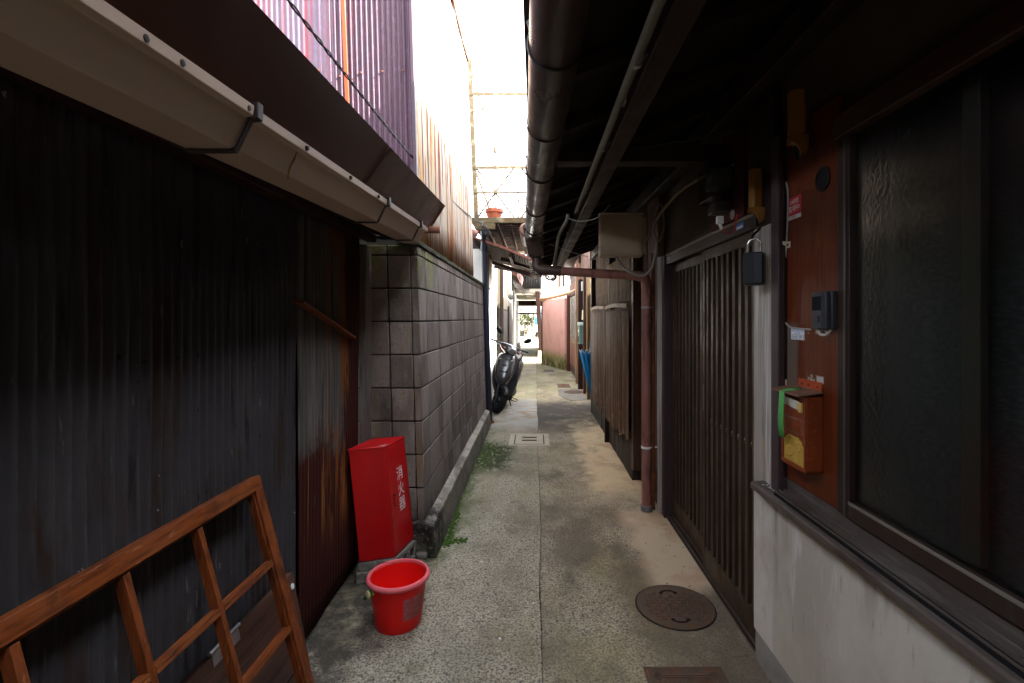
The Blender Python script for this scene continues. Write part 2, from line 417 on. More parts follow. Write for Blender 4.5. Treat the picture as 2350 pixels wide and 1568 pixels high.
MB().box(-1.10, -1.055, -3.2, 2.9, 0, 2.3).build('backing', dark, shed, smooth=0)
MB().box(-.985, -.93, -3.2, 2.86, 1.865, 1.935).build('eave_beam', wood('red_beam', (.030, .009, .007), (.010, .004, .004), (90, 4, 90)), shed, bevel=.004)
MB().box(-.928, -.905, -3.2, 2.86, 1.90, 1.96).build('eave_batten', dwood, shed, bevel=.003)
MB().prism([(-.70, 1.962), (-.70, 1.985), (-3.4, 2.90), (-3.4, 2.85)], (0, -3.2, 0), (1, 0, 0), (0, 0, 1), (0, 6.08, 0)).build('roof', tin_dark, shed, smooth=0)
MB().prism([(-.74, 1.955), (-.905, 1.955), (-.905, 1.935), (-.74, 1.94)], (0, -3.2, 0), (1, 0, 0), (0, 0, 1), (0, 6.06, 0)).build('soffit_board', dwood, shed, smooth=0)

# gutter of the shed
gut_m = mat('beige_gutter_plastic', (.50, .38, .30), .5, 0, [ly((.45, .34, .27), (2, 1.2, 2), (.42, .66), .5, 2), ly((.6, .5, .42), 60, (.6, .8), .3)])
brown_sheet = mat('brown_coated_steel', (.090, .038, .024), .38, .1, [ly((.06, .026, .018), (3, 2, 3), (.4, .7), .6, 4), ly((.13, .075, .06), (40, 8, 20), (.66, .74), .4, 4)], rvar=.08)
gut = thing('box_gutter', 'cream box gutter with brown flared rain guard under the left roof', 'gutter', (-.68, 1.0, 1.8))
def zr(y): return .0333 * (y - 2.8)       # the gutter rises a little with distance
def gprof(y, k=0.):
    d = zr(y)
    return [V((-.756, y, 1.852 + d - k)), V((-.6625 + k, y, 1.852 + d - k)), V((-.632 + k, y, 1.914 + d)), V((-.615 + k, y, 1.916 + d)), V((-.612 + k, y, 1.938 + d)),
            V((-.634, y, 1.938 + d)), V((-.668, y, 1.860 + d)), V((-.752, y, 1.860 + d)), V((-.752, y, 1.945 + d)), V((-.760, y, 1.945 + d))]
for a, b, k in ((-2.2, 1.055, .006), (1.055, 2.80, 0.)):
    ys = [a + (b - a) * i / 6 for i in range(7)]
    MB().loft([gprof(y, k) for y in ys]).build('trough', gut_m, gut, bevel=.0015, smooth=25)
MB().prism([(-.756, 1.852), (-.6625, 1.852), (-.63, 1.93), (-.756, 1.93)], (0, 2.80, 0), (1, 0, 0), (0, 0, 1), (0, .006, 0)).build('end_cap', gut_m, gut)
br_m = mat('grey_bracket', (.060, .048, .050), .5, .3)
for y in (-.35, 1.06, 2.02, 2.60):
    d = zr(y); mb = MB()
    mb.obox((-.665 + .009, y, 1.846 + d), (.032, 0, .066), (0, .016, 0), (.004, 0, -.002))
    mb.obox((-.632 + .006, y, 1.910 + d), (.024, 0, .004), (0, .022, 0), (0, 0, .036))
    mb.obox((-.762, y, 1.842 + d), (.106, 0, 0), (0, .020, 0), (0, 0, .005))
    mb.build('bracket', br_m, gut, bevel=.002)
guard = MB()
for a, b in ((-2.2, .16), (.163, 1.78), (1.783, 2.86)):
    guard.loft([[V((-.622, y, 1.936 + zr(y))), V((-.530, y, 2.080 + zr(y))), V((-.533, y, 2.082 + zr(y))), V((-.626, y, 1.938 + zr(y)))] for y in (a, b)])
    for y in (a, b):
        guard.loft([[V((-.621, yy, 1.935 + zr(yy))), V((-.529, yy, 2.079 + zr(yy))), V((-.5265, yy, 2.078 + zr(yy))), V((-.6185, yy, 1.934 + zr(yy)))] for yy in (y - .008, y + .006)])
guard.build('rain_guard', brown_sheet, gut, smooth=0)
sc_m = mat('dark_screw', (.03, .024, .02), .5, .5)
for u, v in ((333, 102), (417, 157), (570, 258), (706, 341), (806, 408), (870, 455)):
    p = atx(u, v, -.6095); p.z = 1.926 + zr(p.y)
    MB().lathe([(0, -.004), (.007, -.004), (.006, 0.003), (0, .004)], p, 12, Matrix.Rotation(R(90), 3, 'Y')).build('screw', sc_m, gut)
MB().tube([(-.72, 2.83, 1.935), (-.55, 2.835, 1.935)], .022, 16).build('outlet_pipe', mat('brown_pipe_glossy', (.30, .15, .10), .3), gut)
mb = MB(); p0 = atx(681, 338, -.6315); p1 = atx(661, 411, -.655)
mb.tube(curve([p0, p0.lerp(p1, .35) + V((0, .004, 0)), p0.lerp(p1, .7) - V((0, .006, 0)), p1], 4), [.0025] * 13, 6)
mb.build('drip_stain', mat('resin_drip', (.20, .10, .03), .35), gut)

# ------------------------------------------------------------------ left: block wall + tall corrugated house
LX = lambda z: -.655 - .028 * z
blk = mat('concrete_block', (.175, .142, .125), .9, 0, [
    ly((.065, .053, .047), (5, 5, 1.6), (.44, .66), .7, 6), ly((.24, .215, .20), (9, 9, 6), (.52, .72), .55, 5, o=4),
    ly((.03, .026, .024), (60, 60, 60), (.60, .72), .6, 3),
    ly((.10, .115, .02), (8, 8, 5), (.42, .58), .9, 6, z=(1.52, 1.72), y=(2.8, 2.9, 3.2, 3.5), o=6),
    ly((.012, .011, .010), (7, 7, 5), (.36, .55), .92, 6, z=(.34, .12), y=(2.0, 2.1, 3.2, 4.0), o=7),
    ly((.15, .10, .045), (30, 30, 1.5), (.5, .66), .6, 4, y=(2.9, 2.93, 3.0, 3.05), o=8)],
    [('noise', 90, 5, .003), ('noise', 14, 3, .004)], .30)
mort = mat('mortar', (.022, .019, .018), .95, 0, [ly((.07, .065, .06), 20, (.4, .7), .5)])
wall = thing('block_wall', 'grey concrete block wall standing on a low footing along the left side', 'wall', (-.7, 3, 0))
def leanbox(mb, x0, x1, y0, y1, z0, z1):
    p = []
    for z in (z0, z1):
        d = -.028 * z
        p.append([V((x0 + d, y0, z)), V((x1 + d, y0, z)), V((x1 + d, y1, z)), V((x0 + d, y1, z))])
    return mb.loft(p)
BY0, BY1 = 2.935, 7.55
core = MB(); leanbox(core, -.80, -.661, BY0 + .006, 6.66, .0, 1.86); leanbox(core, -.95, -.746, 6.66, BY1, .0, 1.86); leanbox(core, -1.30, -.70, BY0 + .006, BY0 + .14, 0, 1.86)
core.build('mortar_core', mort, wall, smooth=0)
bl = MB()
zs = [.205 + .2 * i for i in range(9)]
for k, z0 in enumerate(zs):
    z1 = z0 + (.192 if k < 8 else .055)
    y = BY0
    for j in range(13):
        y1 = y + (.392 if j else .19)
        if y1 > BY1: y1 = BY1
        jx = rnd.uniform(-.0015, .0015)
        sh = -.085 if y > 6.5 else 0.
        leanbox(bl, -.70 + sh, -.655 + sh + jx, y, y1, z0, z1)
        y = y1 + .013
        if y > BY1 - .05: break
    xx = -.704
    for j in range(3):
        x0 = xx - (.132 if j == 0 else .392)
        leanbox(bl, x0, xx, BY0, BY0 + .05, z0, z1); xx = x0 - .008
bl.build('blocks', blk, wall, bevel=.004, seg=1, smooth=30)
cop = mat('mossy_mortar_cap', (.10, .09, .075), .95, 0, [ly((.05, .075, .012), (12, 12, 12), (.45, .6), .9, 6), ly((.2, .18, .16), 30, (.5, .7), .6), ly((.02, .018, .016), 16, (.55, .7), .7, 5)], [('noise', 40, 5, .012)])
mb = MB(); rings = []
for i in range(60):
    y = BY0 - .03 + (BY1 - BY0 + .03) * i / 59; j = .008 * noise.noise(V((1, y * 9, 2))) + .006 * noise.noise(V((1, y * 31, 2)))
    d = -.028 * 1.87
    rings.append([V((-.78 + d, y, 1.865)), V((-.645 + d + j, y, 1.865 + j)), V((-.640 + d + j, y, 1.885 + j * .7)), V((-.672 + d + j * .4, y, 1.905 + j)), V((-.78 + d, y, 1.915))])
mb.loft(rings); mb.build('coping', cop, wall, smooth=50)
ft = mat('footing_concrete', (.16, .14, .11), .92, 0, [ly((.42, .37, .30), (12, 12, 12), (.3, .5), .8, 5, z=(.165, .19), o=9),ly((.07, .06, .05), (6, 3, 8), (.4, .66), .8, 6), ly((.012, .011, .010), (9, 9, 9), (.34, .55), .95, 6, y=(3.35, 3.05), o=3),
    ly((.07, .09, .03), (5, 3, 9), (.46, .64), .7, 5, z=(.12, .0), o=5), ly((.34, .31, .27), (40, 40, 40), (.55, .7), .5)], [('noise', 50, 5, .004)])
mb = MB(); rings = []
for i in range(70):
    y = BY0 - .045 + (6.55 - BY0) * i / 69; j = .006 * noise.noise(V((3, y * 5, 2))) + .004 * noise.noise(V((3, y * 23, 2)))
    rings.append([V((-.72, y, -.05)), V((-.578 + j, y, -.05)), V((-.588 + j, y, .06)), V((-.606 + j, y, .188 + j)), V((-.655, y, .205)), V((-.72, y, .205))])
mb.loft(rings); leanbox(mb, -1.3, -.70, BY0 - .03, BY0 + .12, -.05, .203)
mb.build('footing', ft, wall, smooth=40)

ptin = mat('purple_painted_tin', (.062, .032, .046), .5, .1, [
    ly((.11, .055, .095), (30, 30, 30), (.5, .7), .5, 3), ly((.24, .022, .018), (13, 13, .5), (.54, .66), .85, 4, o=2),
    ly((.04, .018, .03), (4, 4, 1), (.5, .7), .5, 4)], [('noise', 220, 2, .0015)])
wtin = mat('white_rusty_tin', (.37, .345, .295), .55, .05, [
    ly((.32, .30, .28), (6, 22, 1.1), (.45, .7), .6, 4), ly((.44, .25, .08), (7, 11, .45), (.50, .60), .85, 6, o=1),
    ly((.24, .065, .016), (11, 15, .5), (.54, .60), .97, 6, o=2), ly((.075, .018, .010), (24, 24, .9), (.56, .62), .97, 5, o=3),
    ly((.40, .15, .05), (26, 26, 7), (.66, .72), .9, 4, o=4), ly((.28, .09, .03), (14, 14, 1.4), (.40, .55), .85, 5, z=(2.12, 1.93), o=5)])
orange = mat('orange_rust_paint', (.26, .045, .012), .6, 0, [ly((.25, .05, .02), (20, 20, 2), (.5, .7), .7, 5)])
house = thing('corrugated_house', 'tall house clad in purple and rust-stained white corrugated tin', 'house', (-1.5, 4, 0))
YE = 5.60
corr((LX(1.9), BY0 + .012, 1.90), (0, 1, 0), (0, 0, 1), (1, 0, 0), YE - BY0 - .012, 2.42, .032, .0042, 10, .004, lean=.028, seed=1).build('white_cladding', wtin, house, smooth=60, solid=.0015)
# purple facade facing the shed roof
ptin2 = mat('faded_lavender_tin', (.110, .080, .105), .6, .05, [
    ly((.18, .07, .085), (34, 34, .12), (.52, .64), .6, 1, o=6),
    ly((.13, .095, .15), (30, 30, 30), (.5, .7), .6, 3), ly((.26, .03, .03), (22, 22, .35), (.52, .62), .85, 4, o=2),
    ly((.07, .04, .07), (6, 6, 1), (.5, .7), .5, 4)], [('noise', 220, 2, .0015)])
corr((-1.17, BY0 + .022, 1.93), (-1, 0, 0), (0, 0, 1), (0, -1, 0), 2.2, 2.46, .032, .0020, 8, .003, lean=.028, seed=2, sx=12).build('lavender_cladding', ptin2, house, smooth=60, solid=.0015)
corr((LX(1.9) - .014, BY0 + .022, 1.93), (-1, 0, 0), (0, 0, 1), (0, -1, 0), .49, 2.46, .032, .0062, 8, .004, lean=.028, seed=2, sx=12).build('purple_cladding', ptin, house, smooth=60, solid=.0015)
a = aty(797, 240, BY0 - .005); b = aty(787, 0, BY0 - .005)
d = (b - a)
MB().bar(a - d * .35, b + d * .6, .024, .008, (0, -1, 0)).build('rust_strip', orange, house, bevel=.002)
lap = corr(V((LX(2.3) - .02, BY0 + .012, 2.225)), (-1, 0, 0), (0, 0, 1), (0, -1, 0), .16, .035, .032, .0062, 1, sx=12)
lap.build('rusty_lap', tin_rust, house, smooth=60)
MB().obox((LX(1.9) - .012, BY0 - .008, 1.92), (.020, 0, 0), (0, .03, 0), (-.068, 0, 2.44)).build('corner_flashing', mat('dark_flashing', (.05, .03, .04), .5, .2), house, bevel=.002)
core = MB(); leanbox(core, -3.0, -.676, BY0 + .04, YE - .01, 1.9, 4.28); core.build('wall', dark, house, smooth=0)
MB().box(-3.1, -.775, BY0 - .02, YE + .02, 4.325, 4.37).build('roof', tin_dark, house, smooth=0)
MB().tube(curve([(-.755, 2.0, 4.36), (-.75, 3.2, 4.33), (-.757, 4.2, 4.365), (-.762, 5.1, 4.335), (-.765, YE, 4.37)], 6), [.008 + .004 * (i % 3) for i in range(25)], 6).build('eave_cord', mat('brown_cord', (.12, .07, .04), .8), house)
# nail heads
for z in (2.25, 2.9, 3.5):
    for i in range(6):
        x = LX(z) - .06 - i * .128
        MB().lathe([(0, 0), (.007, 0), (.005, .006), (0, .007)], (x, BY0 + .014, z + rnd.uniform(-.02, .02)), 8, Matrix.Rotation(R(90), 3, 'X')).build('nail', rustm, house)

# ------------------------------------------------------------------ left, farther on
lit_m = mat('white_plaster', (.74, .72, .68), .85, 0, [ly((.6, .56, .5), 3, (.45, .7), .5, 5)])
crm = mat('cream_plaster', (.30, .26, .19), .9, 0, [ly((.20, .17, .125), (4, 4, 2), (.45, .7), .7, 6), ly((.2, .17, .13), (12, 12, 2), (.6, .7), .5, 5)], [('noise', 40, 4, .003)])
gryp = mat('grey_plaster', (.14, .135, .125), .9, 0, [ly((.08, .077, .072), (3, 8, 1.2), (.45, .7), .7, 6)])
h = thing('white_house', 'white plastered house beyond the block wall, catching the sun', 'house', (-1.2, 8.4, 0))
MB().box(-3, -.745, 7.57, 9.62, 0, 2.5).build('wall', lit_m, h, smooth=0)
MB().box(-.745, -.72, 7.56, 7.62, 0, 2.5).build('post', bwood, h, bevel=.003)
MB().box(-.69, -.62, 9.50, 9.66, 0, 2.5).build('post', dwood, h, bevel=.004)
MB().prism([(-3, 3.3), (-.75, 2.52), (-.75, 2.58), (-3, 3.38)], (0, 7.5, 0), (1, 0, 0), (0, 0, 1), (0, 2.2, 0)).build('roof', tin_dark, h, smooth=0)
h = thing('cream_house', 'cream plaster house with a block base behind the parked scooter', 'house', (-1.2, 10.8, 0))
MB().box(-3, -.675, 9.68, 12.2, 1.62, 2.75).build('wall', crm, h, smooth=0)
MB().box(-3, -.67, 9.68, 12.2, 0, 1.60).build('block_base', mat('pale_block', (.16, .145, .13), .9, 0, [ly((.08, .072, .065), 5, (.45, .7), .7, 6)], [('noise', 50, 4, .004)]), h, smooth=0)
MB().box(-.668, -.64, 11.9, 12.25, 0, 1.72).build('post', dwood, h, bevel=.004)
MB().box(-3, -.60, 9.66, 12.2, 2.76, 2.84).build('roof', tin_dark, h, smooth=0)
st = atx(1160, 640, -.62); 
MB().tube(curve([(-.60, 11.2, 2.9), (-.60, 11.2, 2.3), (-.60, 11.25, 1.98), (-.56, 11.3, 1.9), (-.52, 11.3, 1.98)], 6), .055, 12).build('vent_pipe', steel, h)
h = thing('grey_house', 'grey weathered house on the left before the covered passage', 'house', (-1.2, 15, 0))
corr((-.70, 12.26, 0), (0, 1, 0), (0, 0, 1), (1, 0, 0), 5.6, 2.25, .12, .006, 3, .004, sx=4).build('wall', gryp, h, smooth=60, solid=.004)
MB().box(-3, -.72, 12.26, 17.8, 0, 2.6).build('wall_core', gryp, h, smooth=0)
MB().prism([(-3, 3.2), (-.45, 2.48), (-.45, 2.54), (-3, 3.28)], (0, 12.2, 0), (1, 0, 0), (0, 0, 1), (0, 5.7, 0)).build('roof', tin_rust, h, smooth=0)
mb = MB()
for i in range(5): mb.tube([(-.62 + .02 * i, 12.6, 2.45 - .05 * i), (-.3, 17.4, 2.40 - .06 * i)], .012, 6)
mb.build('eave_pipes', cable_b, h)
# ------------------------------------------------------------------ right: wooden house
plas = mat('cement_plaster', (.60, .56, .49), .88, 0, [ly((.74, .72, .67), 4, (.1, .3), .9, 3, y=(1.875, 1.885), w=.02, ws=12, o=30), ly((.26, .21, .16), (12, 12, 1.4), (.36, .56), .85, 6, y=(1.835, 1.85, 1.872, 1.884), w=.02, ws=12, z=(.30, .55), o=31),
    ly((.43, .39, .325), (2.2, 2.2, 1.6), (.42, .68), .8, 6), ly((.70, .69, .66), (14, 14, 3), (.54, .70), .75, 5, z=(.30, .45, .62, .72), y=(1.3, 1.45, 1.85, 1.95)),
    ly((.22, .19, .16), (24, 24, 5), (.60, .70), .5, 5, o=4), ly((.24, .19, .14), (9, 9, 1.2), (.5, .66), .6, 4, z=(.5, .74), o=6),
    ly((.50, .45, .38), (300, 300, 300), (.5, .7), .3, 2)], [('noise', 240, 3, .0012), ('noise', 9, 3, .003)])
plas2 = mat('streaked_plaster', (.36, .33, .29), .88, 0, [
    ly((.58, .56, .52), (26, 26, .9), (.48, .60), .85, 4), ly((.22, .18, .14), (40, 40, 1.6), (.56, .66), .7, 4, o=3), ly((.5, .36, .26), (8, 8, 3), (.6, .72), .5, 4, o=6)], [('noise', 240, 3, .001)])
plinth_m = mat('trowelled_cement', (.36, .345, .31), .85, 0, [ly((.17, .16, .145), (4, 4, 4), (.45, .7), .7, 6)], [('noise', 60, 4, .001)])
sand = mat('sand_plaster', (.075, .055, .038), .92, 0, [ly((.045, .034, .025), (3, 3, 3), (.45, .7), .6, 6)], [('noise', 300, 3, .001)])
mauve = mat('mauve_painted_frame', (.060, .038, .042), .5, .1, [ly((.10, .08, .085), (20, 20, 4), (.55, .75), .5, 5)])
panel_m = mat('varnished_board', (.115, .022, .005), .45, 0, [
    ly((.070, .012, .003), (14, 60, 1.1), (.42, .66), .75, 5), ly((.30, .080, .012), (5, 9, 2.2), (.50, .70), .7, 4, z=(1.35, 1.45, 1.62, 1.75), o=4),
    ly((.12, .09, .072), (30, 30, 2), (.22, .42), .9, 5, y=(1.70, 1.735), z=(1.04, 1.14, 1.38, 1.42), w=.03, ws=14, o=6),
    ly((.50, .47, .43), (9, 34, 26), (.55, .58), .9, 4, z=(1.365, 1.375, 1.395, 1.405), y=(1.53, 1.55, 1.66, 1.67), o=8),
    ly((.50, .47, .43), (9, 34, 26), (.50, .54), .9, 4, z=(1.205, 1.212, 1.228, 1.235), y=(1.56, 1.57, 1.65, 1.66), o=9),
    ly((.035, .014, .010), (9, 14, 4), (.58, .70), .7, 5, o=12)], [('noise', (30, 120, 3), 3, .0006)], rvar=.1)
silw = mat('weathered_sill', (.095, .076, .066), .6, .05, [ly((.16, .14, .13), (30, 3, 30), (.5, .7), .7, 5), ly((.05, .036, .03), (20, 4, 20), (.5, .68), .7, 5, o=3)], rvar=.15)
hs = thing('wooden_house', 'old wooden townhouse with grey plaster base, dark window and deep eaves along the right', 'house', (1.0, 1.5, 0))
def B(name, x0, x1, y0, y1, z0, z1, m, bev=.003, par=hs): return MB().box(x0, x1, y0, y1, z0, z1).build(name, m, par, bevel=bev)
B('plaster_wall', .915, 1.0, -4, 2.045, .128, .738, plas, .004)
B('plinth', .920, 1.0, -4, 2.04, -.05, .124, plinth_m, .003)
B('plinth', .921, .924, -4, 2.04, .124, .128, dark, 0)
B('corner_pillar', .915, 1.0, 1.862, 2.045, .738, 1.79, plas2, .004)
B('corner_post', .913, 1.0, 1.864, 2.045, 1.792, 2.40, dwood, .003)
B('window_jamb', .898, .985, 1.802, 1.860, .772, 2.10, mauve, .004)
B('jamb_trim', .912, .95, 1.790, 1.801, .838, 2.10, dwood, .002)
B('wood_panel', .925, .95, 1.486, 1.790, .836, 2.10, panel_m, .001)
# vent hole with a rim, in the panel
hc = atx(1889, 411, .924)
mb = MB(); mb.lathe([(.034, -.004), (.040, -.004), (.040, .004), (.034, .004)], hc, 28, Matrix.Rotation(R(90), 3, 'Y')); mb.build('vent_rim', dwood, hs)
mb = MB(); mb.lathe([(0, -.0015), (.034, -.0015), (.034, .001), (0, .001)], hc, 28, Matrix.Rotation(R(90), 3, 'Y')); mb.build('vent_hole', dark, hs)
# sill with sash tracks
sb = MB(); sb.prism([(.862, .742), (.862, .762), (.868, .768), (.915, .772), (.985, .772), (.985, .742)], (0, -4, 0), (1, 0, 0), (0, 0, 1), (0, 5.955, 0))
sb.build('window_sill', silw, hs, bevel=.002)
tr = MB()
MB().box(.880, .95, -4, 1.80, .770, .779).build('track_groove', dark, hs, smooth=0)
for x, zt_ in ((.883, .786), (.899, .791), (.915, .797)): tr.box(x, x + .004, -4, 1.80, .7795, zt_)
tr.box(.930, .95, -4, 1.80, .7795, .832)
tr.build('sash_track', silw, hs, bevel=.001)
# window
wf = B('window', .918, .950, 1.425, 1.484, .834, 1.96, alu, .002)
B('stile', .9145, .918, 1.440, 1.449, .834, 1.95, mat('aluminium_edge', (.10, .09, .08), .4, .5), .001, wf)
B('bottom_rail', .916, .952, -4, 1.425, .834, .883, alu, .002, wf)
B('glazing_bead', .9135, .916, -4, 1.425, .876, .886, mat('dusty_bead', (.17, .15, .125), .7), .001, wf)
B('meeting_stile', .953, .972, 1.045, 1.09, .883, 1.96, mat('dull_stile', (.045, .038, .03), .6), .002, wf)
B('pane', .934, .938, -4, 1.425, .883, 1.96, glass('window_glass', (.80, .82, .80), .18, .0007, 70, 1.2), 0, wf)
cu = MB(); cu.grid(lambda a, b: V((1.005 + .010 * math.sin(a * 170) + .012 * noise.noise(V((a * 9, b * 2, 0))), -4 + a * 5.6, .80 + b * 1.3)), 500, 4)
cu.build('curtain', mat('dark_curtain', (.030, .030, .032), .95, 0, [ly((.060, .062, .064), (150, 40, 150), (.42, .66), .8, 5), ly((.040, .020, .014), (3, 3, 3), (.35, .6), .8, 5, z=(1.45, 1.8), o=5)]), wf, smooth=60)
# head, upper wall
B('window_head', .905, 1.0, -4, 1.486, 1.96, 2.03, wood('head_beam', (.05, .018, .009), (.02, .008, .005), (90, 5, 90)), .003)
B('upper_wall', .945, 1.1, -4, 2.04, 2.03, 2.62, sand, 0)
B('interior_wall', 1.12, 1.16, -4, 7.4, -.05, 2.6, dark, 0)
# entrance: two sliding lattice doors
latt = wood('lattice_wood', (.060, .036, .022), (.028, .016, .010), (90, 90, 4), .5, weather=(.10, .074, .054), island=.18)
pane_m = mat('dark_green_pane', (.030, .040, .038), .22, 0, [ly((.04, .055, .055), (8, 8, 2), (.45, .7), .5, 5)])
tie_m = mat('pale_clip', (.55, .52, .45), .5)
for (x, y0, y1) in ((.947, 2.052, 2.762), (.979, 2.742, 3.468)):
    d = MB(); zb, zt = .030, 1.800; sw = .036
    d.box(x, x + .028, y0, y0 + sw, zb, zt).box(x, x + .028, y1 - sw, y1, zb, zt)
    d.box(x + .001, x + .027, y0 + sw, y1 - sw, zb, zb + .115).box(x + .001, x + .027, y0 + sw, y1 - sw, zt - .055, zt)
    fr = d.build('sliding_door', latt, hs, bevel=.002)
    s = MB(); n = 9; gap = (y1 - y0 - 2 * sw) / n
    for i in range(n):
        yc = y0 + sw + gap * (i + .5) + rnd.uniform(-.001, .001)
        s.box(x + .002, x + .0215, yc - .0145, yc + .0145, zb + .115, zt - .055)
    s.build('slats', latt, fr, bevel=.0015, seg=1)
    s = MB()
    for i in range(n):
        yc = y0 + sw + gap * (i + 1); z = .868
        if i < n - 1: s.box(x + .012, x + .020, yc - .010, yc + .008, z - .005, z + .004)
    s.build('clips', tie_m, fr, bevel=.0008)
    MB().box(x + .0225, x + .0265, y0 + sw, y1 - sw, zb + .115, zt - .055).build('pane', pane_m, fr, smooth=0)
    MB().box(x + .0135, x + .0205, y0 + sw, y1 - sw, .845, .865).build('tie_rail', latt, fr, bevel=.001)
    if y0 < 2.5:
        MB().box(x - .0022, x + .003, y1 - .027, y1 - .009, .90, 1.05).build('pull_handle', mat('worn_steel', (.16, .15, .15), .4, .6), fr, bevel=.001)
B('door_track', .935, 1.03, 2.047, 3.53, -.02, .012, alu, .002)
B('door_track', .944, .948, 2.047, 3.53, .012, .028, silw, .001)
B('door_track', .976, .980, 2.047, 3.53, .012, .028, silw, .001)
B('door_head', .932, 1.03, 2.046, 3.53, 1.802, 1.868, alu, .003)
B('head_edge', .9285, .932, 2.046, 3.53, 1.858, 1.872, mat('worn_metal_edge', (.22, .19, .15), .4, .6), .001)
B('lintel_wall', .962, 1.08, 2.045, 3.62, 1.868, 2.62, sand, 0)
B('door_jamb', .918, 1.03, 3.47, 3.535, 0, 1.868, mauve, .003)
B('plaster_strip', .900, 1.03, 3.537, 3.60, 0, 1.868, plas2, .003)
B('meter_board', .940, .962, 2.20, 2.60, 1.885, 2.46, wood('red_board', (.07, .012, .007), (.03, .006, .004)), .002)
# plank wall beyond the entrance
pk = wood('charred_planks', (.085, .032, .018), (.022, .010, .006), (60, 60, 2.5), .75, weather=(.16, .12, .095), island=.25)
mb = MB(); y = 3.602
while y < 7.42:
    wd = rnd.uniform(.085, .125); xo = rnd.uniform(0, .006)
    mb.box(.905 + xo, .955, y, min(y + wd, 7.42), .30, 2.42); y += wd + .004
mb.build('plank_wall', pk, hs, bevel=.002, seg=1)
mb = MB(); y = 3.605
while y < 7.40:
    wd = rnd.uniform(.10, .16); xo = .925 if y < 4.25 else .848
    mb.box(xo + rnd.uniform(0, .008), .96, y, min(y + wd, 7.40), .0, .298 if y < 4.25 else .42 + rnd.uniform(-.01, .01)); y += wd + .004
mb.build('base_boards', wood('rotten_boards', (.045, .034, .028), (.015, .012, .010), (60, 60, 4), .85, weather=(.09, .08, .06), island=.2), hs, bevel=.002, seg=1)
B('wall_post', .835, .905, 4.16, 4.235, .12, 2.30, bwood, .004)
B('wall_post', .845, .905, 5.56, 5.635, .05, 2.30, dwood, .004)
B('wall_post', .845, .905, 7.30, 7.40, .0, 2.30, dwood, .004)
B('wall_core', .965, 1.1, 3.62, 7.42, -.05, 2.6, dark, 0)

# eaves
def ez(x): return 2.185 + .36 * x
eav = MB(); eav.prism([(.0, ez(0)), (.0, ez(0) + .022), (1.5, ez(1.5) + .022), (1.5, ez(1.5))], (0, -4, 0), (1, 0, 0), (0, 0, 1), (0, 11.42, 0))
ev = eav.build('eave', wood('soffit_boards', (.012, .007, .005), (.006, .004, .003), (4, 60, 60)), hs, smooth=0)
raf = None
for k in range(26):
    y = -3.8 + .445 * k
    if raf is None:
        m_ = MB().obox((.012, -.022, ez(.012) - .055), (1.4, 0, 1.4 * .36), (0, .044, 0), (0, 0, .053)); raf = m_.build('rafter', dwood, ev, bevel=.002)
        base = V(raf.location); ob = raf
    else:
        ob = raf.copy(); C.objects.link(ob); ob.parent = ev
    ob.location = base + V((0, y, 0))
B('fascia', -.012, .010, -4, 7.42, 2.165, 2.235, wood('fascia_wood', (.05, .026, .018), (.02, .012, .009), (60, 4, 60)), .002)
B('purlin', .300, .372, -4, 7.42, 2.105, 2.225, wood('purlin_wood', (.032, .015, .010), (.014, .007, .005), (70, 4, 70)), .004)
B('wall_plate', .86, .955, -4, 7.42, 2.33, 2.44, dwood, .004)
B('cross_beam', .10, 1.0, 2.33, 2.42, 2.17, 2.255, dwood, .004)
tile = mat('dark_roof_tile', (.10, .10, .105), .5, 0, [ly((.2, .2, .2), 6, (.5, .7), .5)])
MB().prism([(-.03, ez(0) + .03), (-.03, ez(0) + .09), (1.5, ez(1.5) + .09), (1.5, ez(1.5) + .03)], (0, -4, 0), (1, 0, 0), (0, 0, 1), (0, 11.45, 0)).build('roof', tile, hs, smooth=0)
B('upper_storey', 1.35, 5, -4, 7.25, 2.6, 4.3, sand, 0)
MB().prism([(.90, 3.97), (.90, 4.03), (3.2, 4.9), (5.5, 4.03), (5.5, 3.97), (3.2, 4.84)], (0, -4, 0), (1, 0, 0), (0, 0, 1), (0, 11.4, 0)).build('upper_roof', tile, hs, smooth=0)

# ------------------------------------------------------------------ eave gutter and downpipe
gb = mat('dark_brown_gutter', (.040, .024, .019), .36, 0, [ly((.062, .045, .040), (14, 3, 14), (.45, .7), .6, 4), ly((.10, .085, .08), (60, 12, 60), (.64, .75), .4, 4)], rvar=.1)
gb2 = mat('faded_brown_pipe', (.30, .125, .105), .5, 0, [ly((.40, .21, .185), (16, 16, 2.5), (.45, .7), .6, 5), ly((.075, .035, .028), (10, 10, 3), (.52, .7), .6, 5)], rvar=.12)
gcx = lambda y: .051 - .0231 * (y - .98)
rg = thing('eave_gutter', 'dark brown round gutter running overhead along the right eave', 'gutter', (.0, 2, 2.05))
mb = MB(); rings = []
for i in range(40):
    y = -3.5 + (3.72 + 3.5) * i / 39
    c = V((gcx(y), y, 2.062)); ring = []
    for k in range(17): a = R(168 + 204 * k / 16); ring.append(c + V((.062 * math.cos(a), 0, .062 * math.sin(a))))
    for k in range(17): a = R(372 - 204 * k / 16); ring.append(c + V((.0585 * math.cos(a), 0, .0585 * math.sin(a))))
    rings.append(ring)
mb.loft(rings); mb.build('trough', gb, rg, smooth=50)
